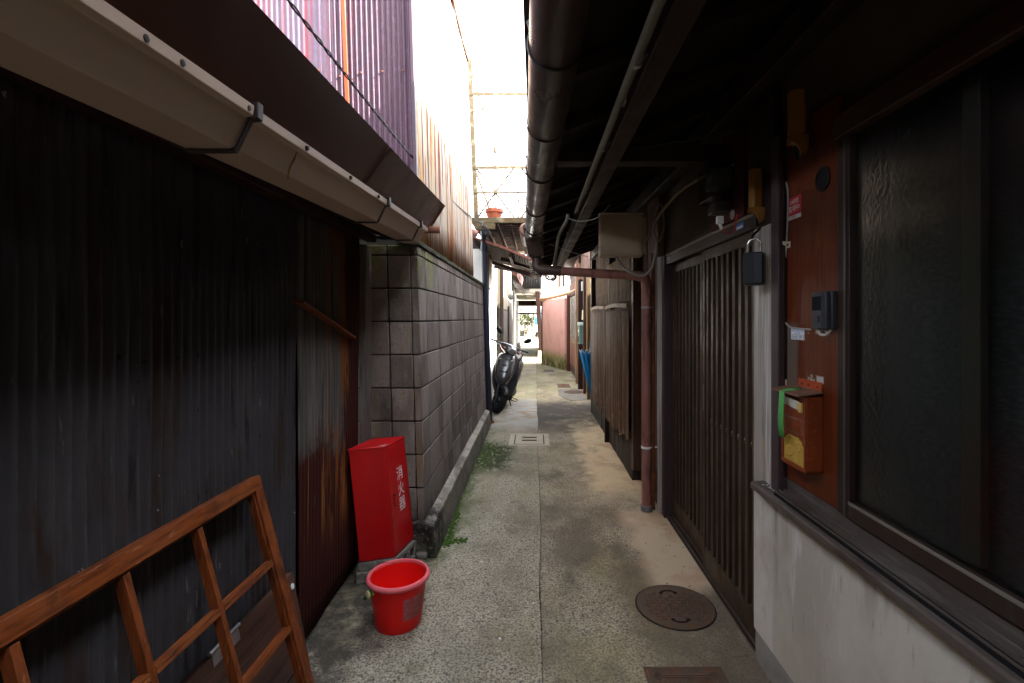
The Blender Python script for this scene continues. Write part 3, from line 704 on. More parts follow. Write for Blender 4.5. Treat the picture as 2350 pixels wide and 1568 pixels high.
for y in (.05, 1.14, 2.09, 2.78, 3.40):
    c = V((gcx(y), y, 2.062)); mb = MB()
    mb.tube([c + V((.0645 * math.cos(R(a)), 0, .0645 * math.sin(R(a)))) for a in range(150, 391, 10)] + [c + V((.06, .0, .12))], .0032, 6)
    mb.tube([c + V((.0645 * math.cos(R(150)), 0, .0645 * math.sin(R(150)))) + V((-.002, 0, 0)), c + V((-.064, 0, .05)), c + V((-.052, 0, .060)), c + V((-.045, 0, .05))], .004, 6)
    mb.build('hanger', black, rg)
MB().lathe([(.0635, -.02), (.0655, -.018), (.0655, .018), (.0635, .02)], (gcx(1.62), 1.62, 2.062), 32, Matrix.Rotation(R(90), 3, 'X')).build('joint_collar', gb, rg)
dp = thing('downpipe', 'faded red-brown drainpipe falling from the gutter hopper across to the entrance', 'drainpipe', (.82, 3.6, 0))
hp = MB(); hx, hy = .006, 3.80
def rect(cx, cy, a, b, z): return [V((cx - a, cy - b, z)), V((cx + a, cy - b, z)), V((cx + a, cy + b, z)), V((cx - a, cy + b, z))]
hp.loft([rect(hx - .02, hy, .078, .085, 2.135), rect(hx - .02, hy, .080, .087, 2.120), rect(hx - .02, hy, .080, .087, 2.10), rect(hx - .018, hy, .074, .080, 2.098), rect(hx, hy, .062, .064, 1.915), rect(hx, hy, .050, .052, 1.895), rect(hx + .004, hy, .030, .030, 1.888)])
hp.build('hopper', gb, dp, bevel=.006)
gb3 = mat('brown_elbow', (.060, .036, .031), .36, 0, [ly((.09, .06, .052), (14, 14, 14), (.45, .7), .5)])
L0 = V((hx + .012, hy - .01, 1.83)); 
MB().tube([(hx + .006, hy, 1.90), (hx + .006, hy, 1.845)] + curve([(hx + .006, hy, 1.84), (hx + .014, hy - .004, 1.812), (hx + .05, hy - .012, 1.797)], 6)[1:] + [(hx + .20, hy - .045, 1.783)], .0385, 18).build('elbow', gb3, dp)
MB().tube([(hx + .18, hy - .04, 1.785)] + [(.75, 3.62, 1.735)] + curve([(.765, 3.617, 1.733), (.805, 3.605, 1.72), (.82, 3.60, 1.68)], 6) + [(.82, 3.60, .03)], .0335, 18).build('pipe', gb2, dp)
MB().tube([(.755, 3.62, 1.735)] + curve([(.765, 3.617, 1.733), (.805, 3.605, 1.72), (.82, 3.60, 1.68)], 6) + [(.82, 3.60, 1.64)], .0375, 18).build('elbow', gb2, dp)
MB().lathe([(.030, 0), (.042, 0), (.042, .040), (.0335, .042)], (.82, 3.60, .004), 22).build('base_collar', mat('grey_pvc', (.17, .165, .165), .5), dp)
for z, m_ in ((1.50, steel), (.47, white_p)):
    mb = MB(); mb.lathe([(.034, -.008), (.0365, -.007), (.0365, .007), (.034, .008)], (.82, 3.60, z), 22)
    mb.bar((.85, 3.60, z), (.925, 3.61, z), .006, .012); mb.tube([(.782, 3.59, z), (.80, 3.57, z)], .006, 8)
    mb.build('pipe_clip', m_, dp)
rp = MB(); rp.tube([(.872, 3.612, .012), (.872, 3.612, 1.9)], .017, 12); rp.lathe([(.018, 0), (.026, .006), (.024, .05), (.028, .09), (.024, .15), (.018, .16)], (.872, 3.612, .13), 14)
o = rp.build('rusty_pipe', rustm); tag(o, 'thin rusty pipe beside the red-brown drainpipe', 'pipe')
# second length of gutter beyond the hopper
g2 = MB(); g2.tube([(-.070, 3.92, 2.135), (-.070, 3.935, 2.135), (-.068, 4.5, 2.132)], [.045, .058, .058], 18)
o = g2.build('eave_gutter', mat('pinkish_brown_gutter', (.22, .12, .10), .4, 0, [ly((.14, .08, .07), 6, (.45, .7), .5)])); tag(o, 'pinkish brown gutter end behind the hopper', 'gutter')

# conduit under the eave
cd = thing('conduit', 'pale cable conduit clipped to the eave purlin', 'conduit', (.27, 1, 2.1))
MB().tube([(.275, -2, 2.105), (.262, 3.10, 2.098)], .0135, 12).build('tube', mat('old_grey_conduit', (.13, .12, .095), .55), cd)
for y in (-.4, 1.30, 1.95, 2.6):
    MB().lathe([(.0135, -.008), (.0165, -.008), (.0165, .008), (.0135, .008)], (.2705, y, 2.102), 14, Matrix.Rotation(R(90), 3, 'X')).bar((.28, y, 2.105), (.302, y, 2.125), .012, .005).build('clip', steel, cd, bevel=.001)
pts = [aty(1304, 492, 3.12), aty(1299, 510, 3.15), aty(1283, 540, 3.4), aty(1277, 575, 3.8), aty(1272, 606, 4.1), aty(1270, 618, 4.2)]
MB().tube(curve(pts, 6), [.011 + .0001 * k for k in range(31)], 10).build('cable', mat('grey_cable_sheath', (.19, .18, .16), .6), cd)
pa = aty(1430, 300, 1.62)
o = MB().box(.29, .3, pa.y - .02, pa.y + .02, 2.13, 2.16).build('switch_plate', cream, None, bevel=.002); tag(o, 'tiny cream plate screwed to the purlin under the eave', 'plate')

# cables hanging below the eaves
def cable(name, pts, r, m, label, n=8):
    o = MB().tube(curve(pts, n), r, 8).build(name, m); tag(o, label, 'cable'); return o
cable('cable', [aty(1413, 588, 3.60), aty(1425, 607, 3.56), aty(1447, 626, 3.50), aty(1476, 632, 3.45), aty(1497, 612, 3.42), aty(1506, 560, 3.40), aty(1500, 520, 3.38), aty(1530, 470, 3.3)], .009, cable_m, 'thick grey cable looping under the beige junction box')
cable('cable', [aty(1476, 565, 3.5), aty(1489, 540, 3.45), aty(1500, 500, 3.4), aty(1512, 470, 3.35), aty(1520, 478, 3.3), aty(1524, 520, 3.28), aty(1513, 552, 3.26), aty(1503, 553, 3.25)], .0065, mat('beige_cable', (.24, .20, .14), .6), 'beige cable bundle bent beside the junction box above the entrance')
cable('cable', [aty(1300, 500, 3.2), aty(1330, 508, 3.1), aty(1370, 500, 3.0), aty(1400, 470, 2.9)], .003, cable_m, 'thin pale wire sagging near the conduit end')
cable('cable', [(.40, 1.0, 2.25), aty(1440, 318, 2.2), aty(1560, 325, 2.25), aty(1700, 300, 2.2), aty(1775, 312, 2.0), aty(1830, 345, 1.75)], .004, cable_b, 'thin black wire running under the dark eave')
cable('cable', [aty(1823, 330, 1.70), aty(1815, 352, 1.75), aty(1795, 368, 1.85), aty(1752, 372, 2.0), aty(1745, 440, 2.0), aty(1742, 500, 2.0)], .004, cable_b, 'black wire joining the two yellow cable guards')
cable('cable', [aty(1350, 590, 4.0), aty(1300, 575, 4.1), aty(1260, 560, 4.3)], .003, cable_m, 'fine wire sagging behind the junction box')
cable('cable', [aty(1645, 370, 2.4), aty(1620, 400, 2.5), aty(1560, 440, 2.8), aty(1515, 490, 3.3)], .008, mat('tan_cable', (.25, .20, .12), .6), 'tan cable running from the electricity meter along the dark wall')
# ------------------------------------------------------------------ things on the right wall
# beige junction box
jb_m = mat('beige_box_plastic', (.50, .40, .29), .5, 0, [ly((.43, .34, .24), (5, 5, 5), (.45, .7), .5, 5)])
jb = thing('junction_box', 'beige square junction box hanging under the eave above the drainpipe', 'box', (.625, 3.58, 1.87))
yb = 3.55; a = aty(1378, 588, yb); b = aty(1475, 492, yb)
MB().box(a.x, b.x, yb, yb + .11, a.z, b.z).build('body', jb_m, jb, bevel=.006)
MB().box(a.x + .010, b.x - .010, yb - .006, yb + .001, a.z + .012, b.z - .020).build('door', jb_m, jb, bevel=.004)
MB().box(a.x + .024, b.x - .024, yb - .0085, yb - .004, a.z + .026, b.z - .036).build('raised_panel', jb_m, jb, bevel=.003)
MB().prism([(0, 0), (.125, .012), (.125, .020), (-.012, .008), (-.012, 0)], (a.x - .006, yb - .004, b.z), (0, 1, 0), (0, 0, 1), (b.x - a.x + .014, 0, 0)).build('lid', jb_m, jb, bevel=.002)
MB().box(a.x - .006, a.x + .004, yb + .004, yb + .02, a.z + .11, a.z + .155).build('latch', jb_m, jb, bevel=.002)
MB().lathe([(.005, -.004), (.009, -.004), (.009, .004), (.005, .004)], (a.x - .005, yb + .006, a.z + .075), 14, Matrix.Rotation(R(90), 3, 'X')).build('padlock_eye', jb_m, jb)
MB().box(b.x - .02, b.x + .03, yb + .02, yb + .10, a.z + .02, b.z - .02).build('side_flange', jb_m, jb, bevel=.003)

# electricity meter in a clear housing
em = thing('electricity_meter', 'electricity meter in a clear plastic housing above the sliding doors', 'meter', (.88, 2.42, 2.0))
cl = glass('clear_housing', (.78, .80, .82), .12)
MB().box(.82, .94, 2.30, 2.46, 1.985, 2.155).build('housing', cl, em, bevel=.008)
MB().box(.85, .938, 2.32, 2.44, 2.05, 2.14).build('meter_body', mat('grey_meter', (.16, .16, .17), .5), em, bevel=.006)
MB().box(.848, .850, 2.34, 2.42, 2.085, 2.115).build('dial', mat('meter_dial', (.3, .3, .3), .4), em)
MB().box(.86, .93, 2.33, 2.43, 1.93, 1.984).build('terminal_cover', mat('smoked_plastic', (.06, .06, .065), .3), em, bevel=.004)
MB().box(.845, .875, 2.26, 2.285, 1.86, 1.895).tube([(.86, 2.272, 1.86), (.868, 2.268, 1.835)], .008, 8).build('connector', white_p, em, bevel=.003)
MB().tube(curve([(.868, 2.268, 1.84), (.88, 2.25, 1.815), (.91, 2.24, 1.825), (.93, 2.245, 1.9)], 6), .003, 6).build('red_wire', mat('red_wire_sheath', (.5, .02, .03), .5), em)
# yellow cable guards
yl = mat('yellow_guard_plastic', (.21, .085, .005), .5, 0, [ly((.14, .055, .004), (20, 20, 4), (.45, .7), .6, 4)])
def guardbox(c, label, rot):
    t = thing('cable_guard', label, 'cable guard', c, 'yellow cable guards by the entrance')
    M = Matrix.Translation(c) @ Matrix.Rotation(R(rot), 4, 'Z')
    mb = MB().prism([(-.028, 0), (.028, 0), (.030, .02), (.022, .036), (-.004, .046), (-.020, .040), (-.028, .02)], (0, 0, .035), (1, 0, 0), (0, -1, 0), (0, 0, .155)); mb.xf(M); mb.build('cover', yl, t, bevel=.002)
    mb = MB().prism([(-.030, .034), (.034, .034), (.034, -.012), (.028, -.022), (.012, -.026), (.006, -.012), (-.006, .010), (-.018, .016), (-.030, .010)], (0, -.004, 0), (1, 0, 0), (0, 0, 1), (0, -.040, 0)); mb.xf(M); mb.build('skirt', yl, t, bevel=.002)
    mb = MB().tube([(-.002, -.02, .03), (.002, -.022, -.04)], .007, 8); mb.xf(M); mb.build('cable_end', cable_b, t)
p = aty(1735, 500, 1.99); guardbox(p, 'yellow cable guard directly above the hanging key lock box', -25)
p = aty(1828, 343, 1.68); guardbox(p, 'yellow cable guard high under the dark eave by the window', -25)
# key lock box
kb = thing('key_lock_box', 'black and grey key lock box hanging by a steel shackle at the door edge', 'lock box', (.855, 1.93, 1.61))
c = aty(1730, 617, 1.915); M = Matrix.Translation(c) @ Matrix.Rotation(R(-34), 4, 'Z')
def rr(a, b, r, n=5):
    o = []
    for (sx, sy, a0) in ((1, 1, 0), (-1, 1, 90), (-1, -1, 180), (1, -1, 270)):
        for k in range(n + 1):
            t = R(a0 + 90 * k / n); o.append((sx * (a - r) + r * math.cos(t), sy * (b - r) + r * math.sin(t)))
    return o
MB().prism(rr(.039, .066, .012), (0, -.002, 0), (1, 0, 0), (0, 0, 1), (0, .028, 0)).xf(M).build('back_case', mat('grey_metal_case', (.20, .205, .215), .45, .3), kb, bevel=.003)
MB().prism(rr(.037, .063, .013), (0, -.022, 0), (1, 0, 0), (0, 0, 1), (0, .020, 0)).xf(M).build('front_cover', mat('matte_black_cover', (.016, .017, .020), .45), kb, bevel=.005)
MB().box(.004, .034, -.0235, -.020, -.055, .058).xf(M).build('slider', mat('dark_slider', (.028, .03, .036), .4), kb, bevel=.002)
MB().tube([V((-.024, .012, .06)), V((-.024, .012, .095))] + arc((0, .012, .095), .024, 180, 0, 12, (1, 0, 0), (0, 0, 1))[1:] + [V((.024, .012, .06))], .0048, 12).xf(M).build('shackle', mat('chrome', (.75, .74, .72), .14, 1.), kb)
# eye the lock hangs from
MB().tube(curve([c + V((.0, .01, .118)), c + V((.01, .03, .135)), (.93, 2.0, 1.80), (.94, 2.04, 1.83)], 6), .005, 8).build('hanging_loop', black, kb)

# stickers and plates
blue_ink = mat('blue_print', (.08, .22, .55), .5); dark_ink = mat('dark_print', (.06, .06, .09), .5)
def plate(c, hw, hh, m, name, label, cat, th=.0018):
    t = thing(name, label, cat, c)
    MB().box(c.x - th, c.x, c.y - hw, c.y + hw, c.z - hh, c.z + hh).build('plate', m, t, bevel=.0006, seg=1)
    return t
UX, UZ = V((0, -1, 0)), V((0, 0, 1))
c = atx(1831, 767, .925)
t = plate(c, .043, .020, mat('white_sticker', (.74, .76, .78), .4), 'water_sticker', 'small white water bureau sticker with numbers under the intercom cable', 'sticker')
f = c + V((-.002, 0, 0))
text_mesh('京都市', .0115, f + UX * -.023 + UZ * .0125, UX, UZ, 'x', None, None).build('lettering', blue_ink, t, smooth=0)
text_mesh('水道局', .0115, f + UX * .026 + UZ * .0125, UX, UZ, 'x', None, None).build('lettering', blue_ink, t, smooth=0)
mb = MB(); mb.lathe([(.0035, -.0004), (.0055, -.0004), (.0055, .0004), (.0035, .0004)], f + UX * .001 + UZ * .0125, 14, Matrix.Rotation(R(90), 3, 'Y')); mb.build('emblem', blue_ink, t)
text_mesh('お客さま番号', .0065, f + UX * 0 + UZ * .002, UX, UZ, 'x', None, None).build('lettering', blue_ink, t, smooth=0)
text_mesh('304', .013, f + UX * -.022 - UZ * .0105, UX, UZ, 'x', None, None).build('lettering', dark_ink, t, smooth=0)
text_mesh('11800', .013, f + UX * .018 - UZ * .0105, UX, UZ, 'x', None, None).build('lettering', dark_ink, t, smooth=0)
mb = MB()
for (x0, x1) in ((-.036, -.008), (-.003, .040)):
    for zz in (-.0175, -.0035): mb.obox(f + UX * x0 + UZ * zz, UX * (x1 - x0), UZ * .0009, V((-.0005, 0, 0)))
    for xx in (x0, x1): mb.obox(f + UX * xx - UZ * .0175, UX * .0009, UZ * .0145, V((-.0005, 0, 0)))
mb.build('number_boxes', dark_ink, t, smooth=0)
c = atx(1824, 477, .925)
t = plate(c, .045, .040, mat('red_sticker_paper', (.42, .018, .03), .4), 'security_sticker', 'red and white security sticker high on the varnished board', 'sticker')
f = c + V((-.002, 0, 0)); wi = mat('white_print', (.6, .58, .56), .5)
MB().box(f.x - .0006, f.x, c.y - .045, c.y + .045, c.z - .040, c.z - .026).build('white_band', wi, t, smooth=0)
text_mesh('24時間', .019, f + UZ * .021, UX, UZ, 'x', None, None).build('lettering', wi, t, smooth=0)
text_mesh('監視中', .025, f - UZ * .004, UX, UZ, 'x', None, None).build('lettering', wi, t, smooth=0)
text_mesh('作動中', .011, f - UZ * .033 + V((-.0008, 0, 0)), UX, UZ, 'x', None, None).build('lettering', dark_ink, t, smooth=0)
c = V((.9305, 2.215, 1.838)); t = plate(c, .040, .014, mat('blue_sticker', (.03, .14, .42), .4), 'door_sticker', 'small blue sticker on the head rail above the sliding doors', 'sticker')
MB().box(c.x - .0024, c.x - .0018, c.y - .034, c.y + .034, c.z - .010, c.z + .001).build('white_band', wi, t, smooth=0)
c = V((.9305, 3.40, 1.838)); t = plate(c, .030, .012, mat('grey_sticker', (.20, .22, .25), .4), 'door_sticker', 'small grey sticker at the far end of the door head rail', 'sticker')
c = V((.938, 2.32, 1.915)); mb = MB(); mb.lathe([(0, -.001), (.024, -.001), (.024, .0015), (0, .0015)], c, 22, Matrix.Rotation(R(90), 3, 'Y')); o = mb.build('round_sticker', mat('torn_white_sticker', (.4, .38, .36), .7, 0, [ly((.15, .1, .09), 90, (.5, .6), .9)])); tag(o, 'worn round white sticker on the red board above the doors', 'sticker')
# intercom
ic_m = mat('slate_plastic', (.040, .042, .052), .5, 0, [ly((.065, .065, .075), 25, (.5, .7), .5)])
ic = thing('intercom', 'dark grey ribbed intercom speaker on the varnished board', 'intercom', (.91, 1.53, 1.385))
y0, y1 = 1.491, 1.576; z0, z1 = 1.385, 1.505
MB().box(.9065, .925, y0, y1, z0, z1).build('back_plate', ic_m, ic, bevel=.004)
MB().box(.8905, .9065, y0 + .004, y1 - .003, z0 + .003, z1 - .002).build('front_case', ic_m, ic, bevel=.004)
mb = MB()
for k in range(9): mb.box(.8893, .8907, y0 + .030 + k * .0055, y0 + .032 + k * .0055, z0 + .060, z1 - .016)
mb.build('grille_slots', dark, ic, smooth=0)
mb = MB()
for k in range(4): mb.box(.889, .8905, y0 + .010 + k * .005, y0 + .0125 + k * .005, z0 + .008, z1 - .006)
mb.build('ribs', ic_m, ic, smooth=0)
MB().box(.8875, .8905, y0 + .038, y0 + .056, z0 + .022, z0 + .045).build('call_button', mat('button', (.03, .03, .036), .35), ic, bevel=.001)
mb = MB().tube(curve([(.908, y0 + .070, z0 + .002), (.902, y0 + .056, z0 - .014), (.904, y0 + .028, z0 - .016), (.911, y0 + .018, z0 - .004), (.911, y0 + .016, z0 + .006)], 6), .0042, 8); mb.build('cable_loop', mat('white_cable', (.45, .42, .38), .5), ic)
cp = [atx(1793, 350, .921), atx(1797, 395, .921), atx(1808, 440, .921), atx(1807, 520, .921), atx(1803, 600, .921), atx(1801, 700, .921), atx(1802, 735, .921), atx(1812, 750, .921), atx(1830, 754, .921), atx(1862, 757, .921)]
o = MB().tube(curve(cp, 6), .0032, 8).build('intercom_cable', mat('grey_flat_cable', (.33, .31, .28), .5)); tag(o, 'grey twin cable running down the board edge to the intercom', 'cable')
for (u, v, lb) in ((1812, 562, 'cream cable clip on the board edge above the intercom'), (1803, 877, 'broken cream cable clip left of the mailbox lid'), (1797, 1091, 'bent cream cable clip below the mailbox by the sill')):
    c = atx(u, v, .924); t = thing('cable_clip', lb, 'cable clip', c)
    MB().box(c.x - .007, c.x, c.y - .011, c.y + .011, c.z - .011, c.z + .011).build('base', cream, t, bevel=.002)
    MB().obox((c.x - .016, c.y + .004, c.z - .002), (.012, 0, 0), (0, .016, .006), (0, 0, .012)).build('prong', cream, t, bevel=.001)
    MB().lathe([(0, -.003), (.0045, -.003), (.0045, 0), (0, 0)], (c.x - .0075, c.y - .002, c.z), 12, Matrix.Rotation(R(90), 3, 'Y')).build('screw', sc_m, t)

# orange mailbox
mo = mat('orange_brown_paint', (.23, .044, .010), .55, 0, [ly((.14, .028, .008), (9, 9, 4), (.45, .7), .7, 5), ly((.32, .085, .03), (60, 60, 60), (.58, .7), .5, 3), ly((.08, .025, .012), (26, 26, 9), (.62, .7), .7, 5)], [('noise', 160, 3, .001)])
mt = mat('faded_brown_lid', (.17, .085, .055), .7, 0, [ly((.26, .15, .10), 12, (.5, .7), .6, 5), ly((.1, .05, .03), 30, (.55, .7), .6, 5)])
mx = thing('mailbox', 'orange-brown mailbox with brown lid, green tape and yellow window on the board', 'mailbox', (.895, 1.64, .91))
y0, y1, z0, z1, xf, xw = 1.566, 1.717, .915, 1.167, .866, .925
MB().prism([(y0, z0 + .012), (y0 + .012, z0), (y1 - .012, z0), (y1, z0 + .012), (y1, z1), (y0, z1)], (xf + .006, 0, 0), (0, 1, 0), (0, 0, 1), (xw - xf - .006, 0, 0)).build('body', mo, mx, bevel=.003)
fr = MB()
fr.box(xf, xf + .006, y0, y1, z0 + .112, z1); fr.box(xf, xf + .006, y0, y1, z0 + .006, z0 + .020)
fr.box(xf, xf + .006, y0, y0 + .010, z0 + .020, z0 + .112); fr.box(xf, xf + .006, y1 - .010, y1, z0 + .020, z0 + .112)
for (cy, sy) in ((y0 + .010, 1), (y1 - .010, -1)):
    fr.prism([(0, 0), (.030 * sy, 0), (.022 * sy, -.008), (.012 * sy, -.010), (.008 * sy, -.018), (0, -.026)], (xf, cy, z0 + .112), (0, 1, 0), (0, 0, 1), (.006, 0, 0))
fr.build('front_plate', mo, mx, bevel=.0015, seg=1)
def petal(a, b):
    dx, dz = (a - .5) * 1.25, b - .5; r = math.hypot(dx, dz); th = math.atan2(dz, dx) + .5
    e = abs(math.cos(2 * th)) ** .7 * .46
    return .0030 * math.exp(-((r - e) / .055) ** 2) + .0012 * math.exp(-(r / .10) ** 2)
MB().grid(lambda a, b: V((xf + .0048 - petal(a, b), y0 + .010 + a * (y1 - y0 - .020), z0 + .020 + b * .092)), 60, 44).build('window', mat('yellowed_plastic', (.50, .30, .055), .35, 0, [ly((.36, .20, .03), (14, 14, 8), (.45, .7), .5, 4)]), mx, smooth=80)
MB().box(xf - .002, xf + .001, y0 + .018, y1 - .030, z0 + .128, z0 + .170).build('recessed_panel', mo, mx, bevel=.004)
MB().box(xf - .0008, xf + .0015, y0 + .013, y1 - .025, z0 + .123, z0 + .175).build('panel_rim', mt, mx, bevel=.001)
MB().obox((xf - .027, y0 - .010, z1), (xw - xf + .022, 0, .012), (0, y1 - y0 + .028, 0), (-.001, 0, .007)).build('lid', mt, mx, bevel=.002)
MB().box(xw - .005, xw, y0 + .004, y1 - .010, z1 + .014, z1 + .046).build('hinge_plate', mat('orange_plate', (.36, .06, .018), .5, 0, [ly((.24, .04, .015), 30, (.5, .7), .6)]), mx, bevel=.0015)
mb = MB()
for yy in (y0 + .022, y0 + .075, y1 - .035): mb.lathe([(0, -.003), (.004, -.003), (.004, 0), (0, 0)], (xw - .005, yy, z1 + .030), 10, Matrix.Rotation(R(90), 3, 'Y'))
mb.build('rivets', rustm, mx)
tp = MB(); pth = [(xf + .033, z1 + .0175), (xf + .003, z1 + .0128), (xf - .022, z1 + .0088), (xf - .0285, z1 + .005), (xf - .030, z1 - .05), (xf - .0295, z1 - .10), (xf - .024, z1 - .152)]
rings = [[V((x, y0 + .072 + (0 if i < 4 else .004 * (i - 3)), z)), V((x, y0 + .108 + (0 if i < 4 else .004 * (i - 3)), z))] for i, (x, z) in enumerate(pth)]
tp.loft(rings, caps=False, close=False); tp.build('green_tape', mat('green_masking_tape', (.075, .36, .085), .5, 0, [ly((.13, .46, .14), (9, 9, 300), (.45, .6), .4, 2)]), mx, smooth=60, solid=.0008)
MB().obox((xf - .006, y0 + .022, z0 + .204), (.002, 0, 0), (0, .090, .008), (0, .004, .028)).build('name_card', mat('torn_paper', (.52, .49, .40), .8, 0, [ly((.38, .32, .2), 40, (.5, .7), .6)]), mx)
yho = mat('yellow_holder', (.52, .34, .10), .5)
MB().box(xf - .008, xf, y0 + .010, y0 + .030, z0 + .198, z0 + .230).build('card_holder', yho, mx, bevel=.002)
MB().box(xf - .008, xf, y1 - .034, y1 - .014, z0 + .210, z0 + .240).build('card_holder', yho, mx, bevel=.002)
# flaked paper on the sill
mb = MB()
for k in range(26):
    c = V((.902 + rnd.gauss(0, .008), 1.86 + rnd.gauss(0, .022), .7735 + rnd.uniform(0, .002))); a = rnd.uniform(0, 6.28); s = rnd.uniform(.004, .011)
    mb.obox(c, V((math.cos(a), math.sin(a), rnd.uniform(-.15, .15))) * s, V((-math.sin(a), math.cos(a), 0)) * s * .8, (0, 0, .0008))
o = mb.build('plaster_flakes', mat('flaked_plaster', (.5, .48, .45), .9)); tag(o, 'crumbled white flakes lying on the sill corner below the mailbox', 'debris', kind='stuff')

# ------------------------------------------------------------------ bamboo screens on the plank wall
bam = mat('weathered_bamboo', (.115, .064, .036), .6, 0, [ly((.26, .20, .15), (40, 40, 2), (.50, .70), .6, 5), ly((.055, .022, .012), (50, 50, 3), (.5, .68), .8, 5, o=3),
    ly((.40, .36, .31), (45, 45, 7), (.56, .68), .8, 5, z=(.75, .45), o=5), ly((.04, .025, .018), (30, 30, 40), (.66, .72), .7, 3, o=7)], [('noise', (60, 60, 6), 3, .002)], .42)
bt = wood('bamboo_batten', (.20, .125, .07), (.10, .058, .034), (8, 8, 40))
def screen(label, y0, y1, zt, zb0, zb1, x, wmin, wmax, seed):
    r = random.Random(seed); t = thing('bamboo_screen', label, 'bamboo screen', (x, (y0 + y1) / 2, zb0))
    mb = MB(); y = y0
    while y < y1:
        wd = r.uniform(wmin, wmax); f = (y - y0) / (y1 - y0)
        zb = zb0 + (zb1 - zb0) * f + r.uniform(-.02, .02) * 1.2
        bow = .025 * math.sin(math.pi * f)
        pts = []; zz = zb; k = 0
        rings = []
        while zz < zt + .015 * math.sin(math.pi * f):
            node = (k % 3 == 2)
            rr_ = wd * .5 * (1.08 if node else 1.0); cx = x - bow + .004 * noise.noise(V((y * 7, zz * 2, seed)))
            rings.append([V((cx - rr_ * .55 * math.cos(R(a)), y + wd * .5 + rr_ * math.sin(R(a)), zz)) for a in (-90, -50, 0, 50, 90)] + [V((cx + .004, y + wd * .5 + rr_, zz)), V((cx + .004, y + wd * .5 - rr_, zz))])
            zz += r.uniform(.05, .09) if not node else .012; k += 1
        mb.loft(rings); y += wd + r.uniform(.001, .006)
    mb.build('canes', bam, t, smooth=50)
    n = 8; rings = []
    for i in range(n + 1):
        f = i / n; bow = .025 * math.sin(math.pi * f); yy = y0 - .01 + (y1 - y0 + .02) * f; z = zt + .015 * math.sin(math.pi * f)
        rings.append([V((x - bow - .022, yy, z - .012)), V((x - bow + .012, yy, z - .012)), V((x - bow + .012, yy, z + .026)), V((x - bow - .022, yy, z + .026))])
    MB().loft(rings).build('top_rail', bt, t, bevel=.003)
    return t
screen('bamboo screen nearest the drainpipe, its canes peeling white at the bottom', 4.26, 5.55, 1.525, .36, .30, .815, .028, .046, 3)
screen('bamboo screen behind the blue umbrella, farther along the plank wall', 5.66, 6.95, 1.535, .33, .36, .815, .024, .036, 5)
# reed blind above
rd = thing('reed_blind', 'brown woven reed blind hanging above the bamboo screens', 'blind', (.86, 5.2, 1.56))
rb = MB(); z = 1.58
while z < 2.03:
    rb.grid(lambda a, b, z=z: V((.850 + .008 * noise.noise(V((a * 9, z * 3, 0))) + .0035 * math.cos(b * math.pi), 4.30 + a * 2.5, z + b * .0075)), 26, 2); z += .0085
rb.build('reeds', mat('brown_reed', (.13, .075, .042), .8, 0, [ly((.23, .145, .085), (30, 30, 200), (.42, .66), .8, 3), ly((.05, .03, .02), (9, 30, 3), (.5, .7), .6, 4)], (), .2), rd, smooth=60, solid=.001)
mb = MB()
for k in range(13): mb.box(.843, .846, 4.34 + k * .2, 4.345 + k * .2, 1.58, 2.03)
mb.build('threads', dwood, rd, smooth=0)
# pale hose stub from the plank wall base
o = MB().tube(curve([aty(1386, 937, 5.8), aty(1392, 945, 5.75), aty(1404, 948, 5.6), aty(1415, 962, 5.3), aty(1425, 985, 5.05)], 6), .017, 10).build('drain_hose', mat('cream_hose', (.42, .38, .28), .5)); tag(o, 'cream drain hose bent along the foot of the bamboo screen', 'hose')
mb = MB().box(.80, .86, 5.58, 5.64, .0, .40); o = mb.build('stake', dwood, bevel=.003); tag(o, 'short dark wooden stake under the gap between the bamboo screens', 'stake')
# ------------------------------------------------------------------ red extinguisher cabinet on blocks
red = mat('red_enamel', (.46, .003, .006), .36, 0, [ly((.36, .004, .006), (4, 4, 3), (.42, .68), .8, 6), ly((.44, .05, .05), (3, 3, 1.4), (.54, .70), .45, 7, o=5), ly((.50, .26, .24), (70, 70, 6), (.70, .74), .6, 5, o=7), ly((.12, .006, .006), (14, 14, 14), (.55, .7), .5, 6, z=(.22, .10), o=9)], (), spec=.35, rvar=.06)
wlet = mat('white_lettering', (.78, .76, .76), .5)
CO = V((-.767, 2.672, .112)); E1 = V((.047, .232, .0)); E2 = V((-.176, -.058, 0)); UPV = V((-.056, -.006, .607))
fc = thing('extinguisher_cabinet', 'red steel fire extinguisher cabinet tilting against the block wall corner', 'cabinet', CO)
MB().obox(CO, E1, E2, UPV).build('body', red, fc, bevel=.005)
e1n, upn = E1.normalized(), UPV.normalized(); fn = e1n.cross(upn).normalized()
MB().obox(CO + E1 * .03 + UPV * .012 - fn * .002, E1 * .94, UPV * .968, fn * .0045).build('door', red, fc, bevel=.002)
for s0, s1, h0, h1 in ((.022, .030, .012, .982), (.970, .978, .012, .982), (.022, .978, .006, .012), (.022, .978, .980, .985)):
    MB().obox(CO + E1 * s0 + UPV * h0, E1 * (s1 - s0), UPV * (h1 - h0), fn * .0006).build('door_gap', mat('gap_shadow_line', (.05, .002, .003), .8), fc, smooth=0)
MB().obox(CO + UPV * .986 - E2 * .02 - E1 * .01, E1 * 1.02, E2 * 1.03, UPV * .018).build('top_edge', red, fc, bevel=.003)
dface = CO + fn * .0028
hd = dface + E1 * .21 + UPV * .49
MB().obox(hd - e1n * .014 - upn * .034, e1n * .028, upn * .068, fn * .0012).build('handle_recess', mat('dark_red', (.09, .004, .006), .4), fc, bevel=.001)
MB().obox(hd - e1n * .005 - upn * .030, e1n * .016, upn * .050, fn * .004).build('handle', red, fc, bevel=.002)
for ch, f in (('消', .688), ('火', .545), ('器', .405)):
    text_mesh(ch, .083, dface + E1 * .56 + UPV * f, e1n, upn, 'x', None, None, .0006, .92).build('lettering', wlet, fc, smooth=0)
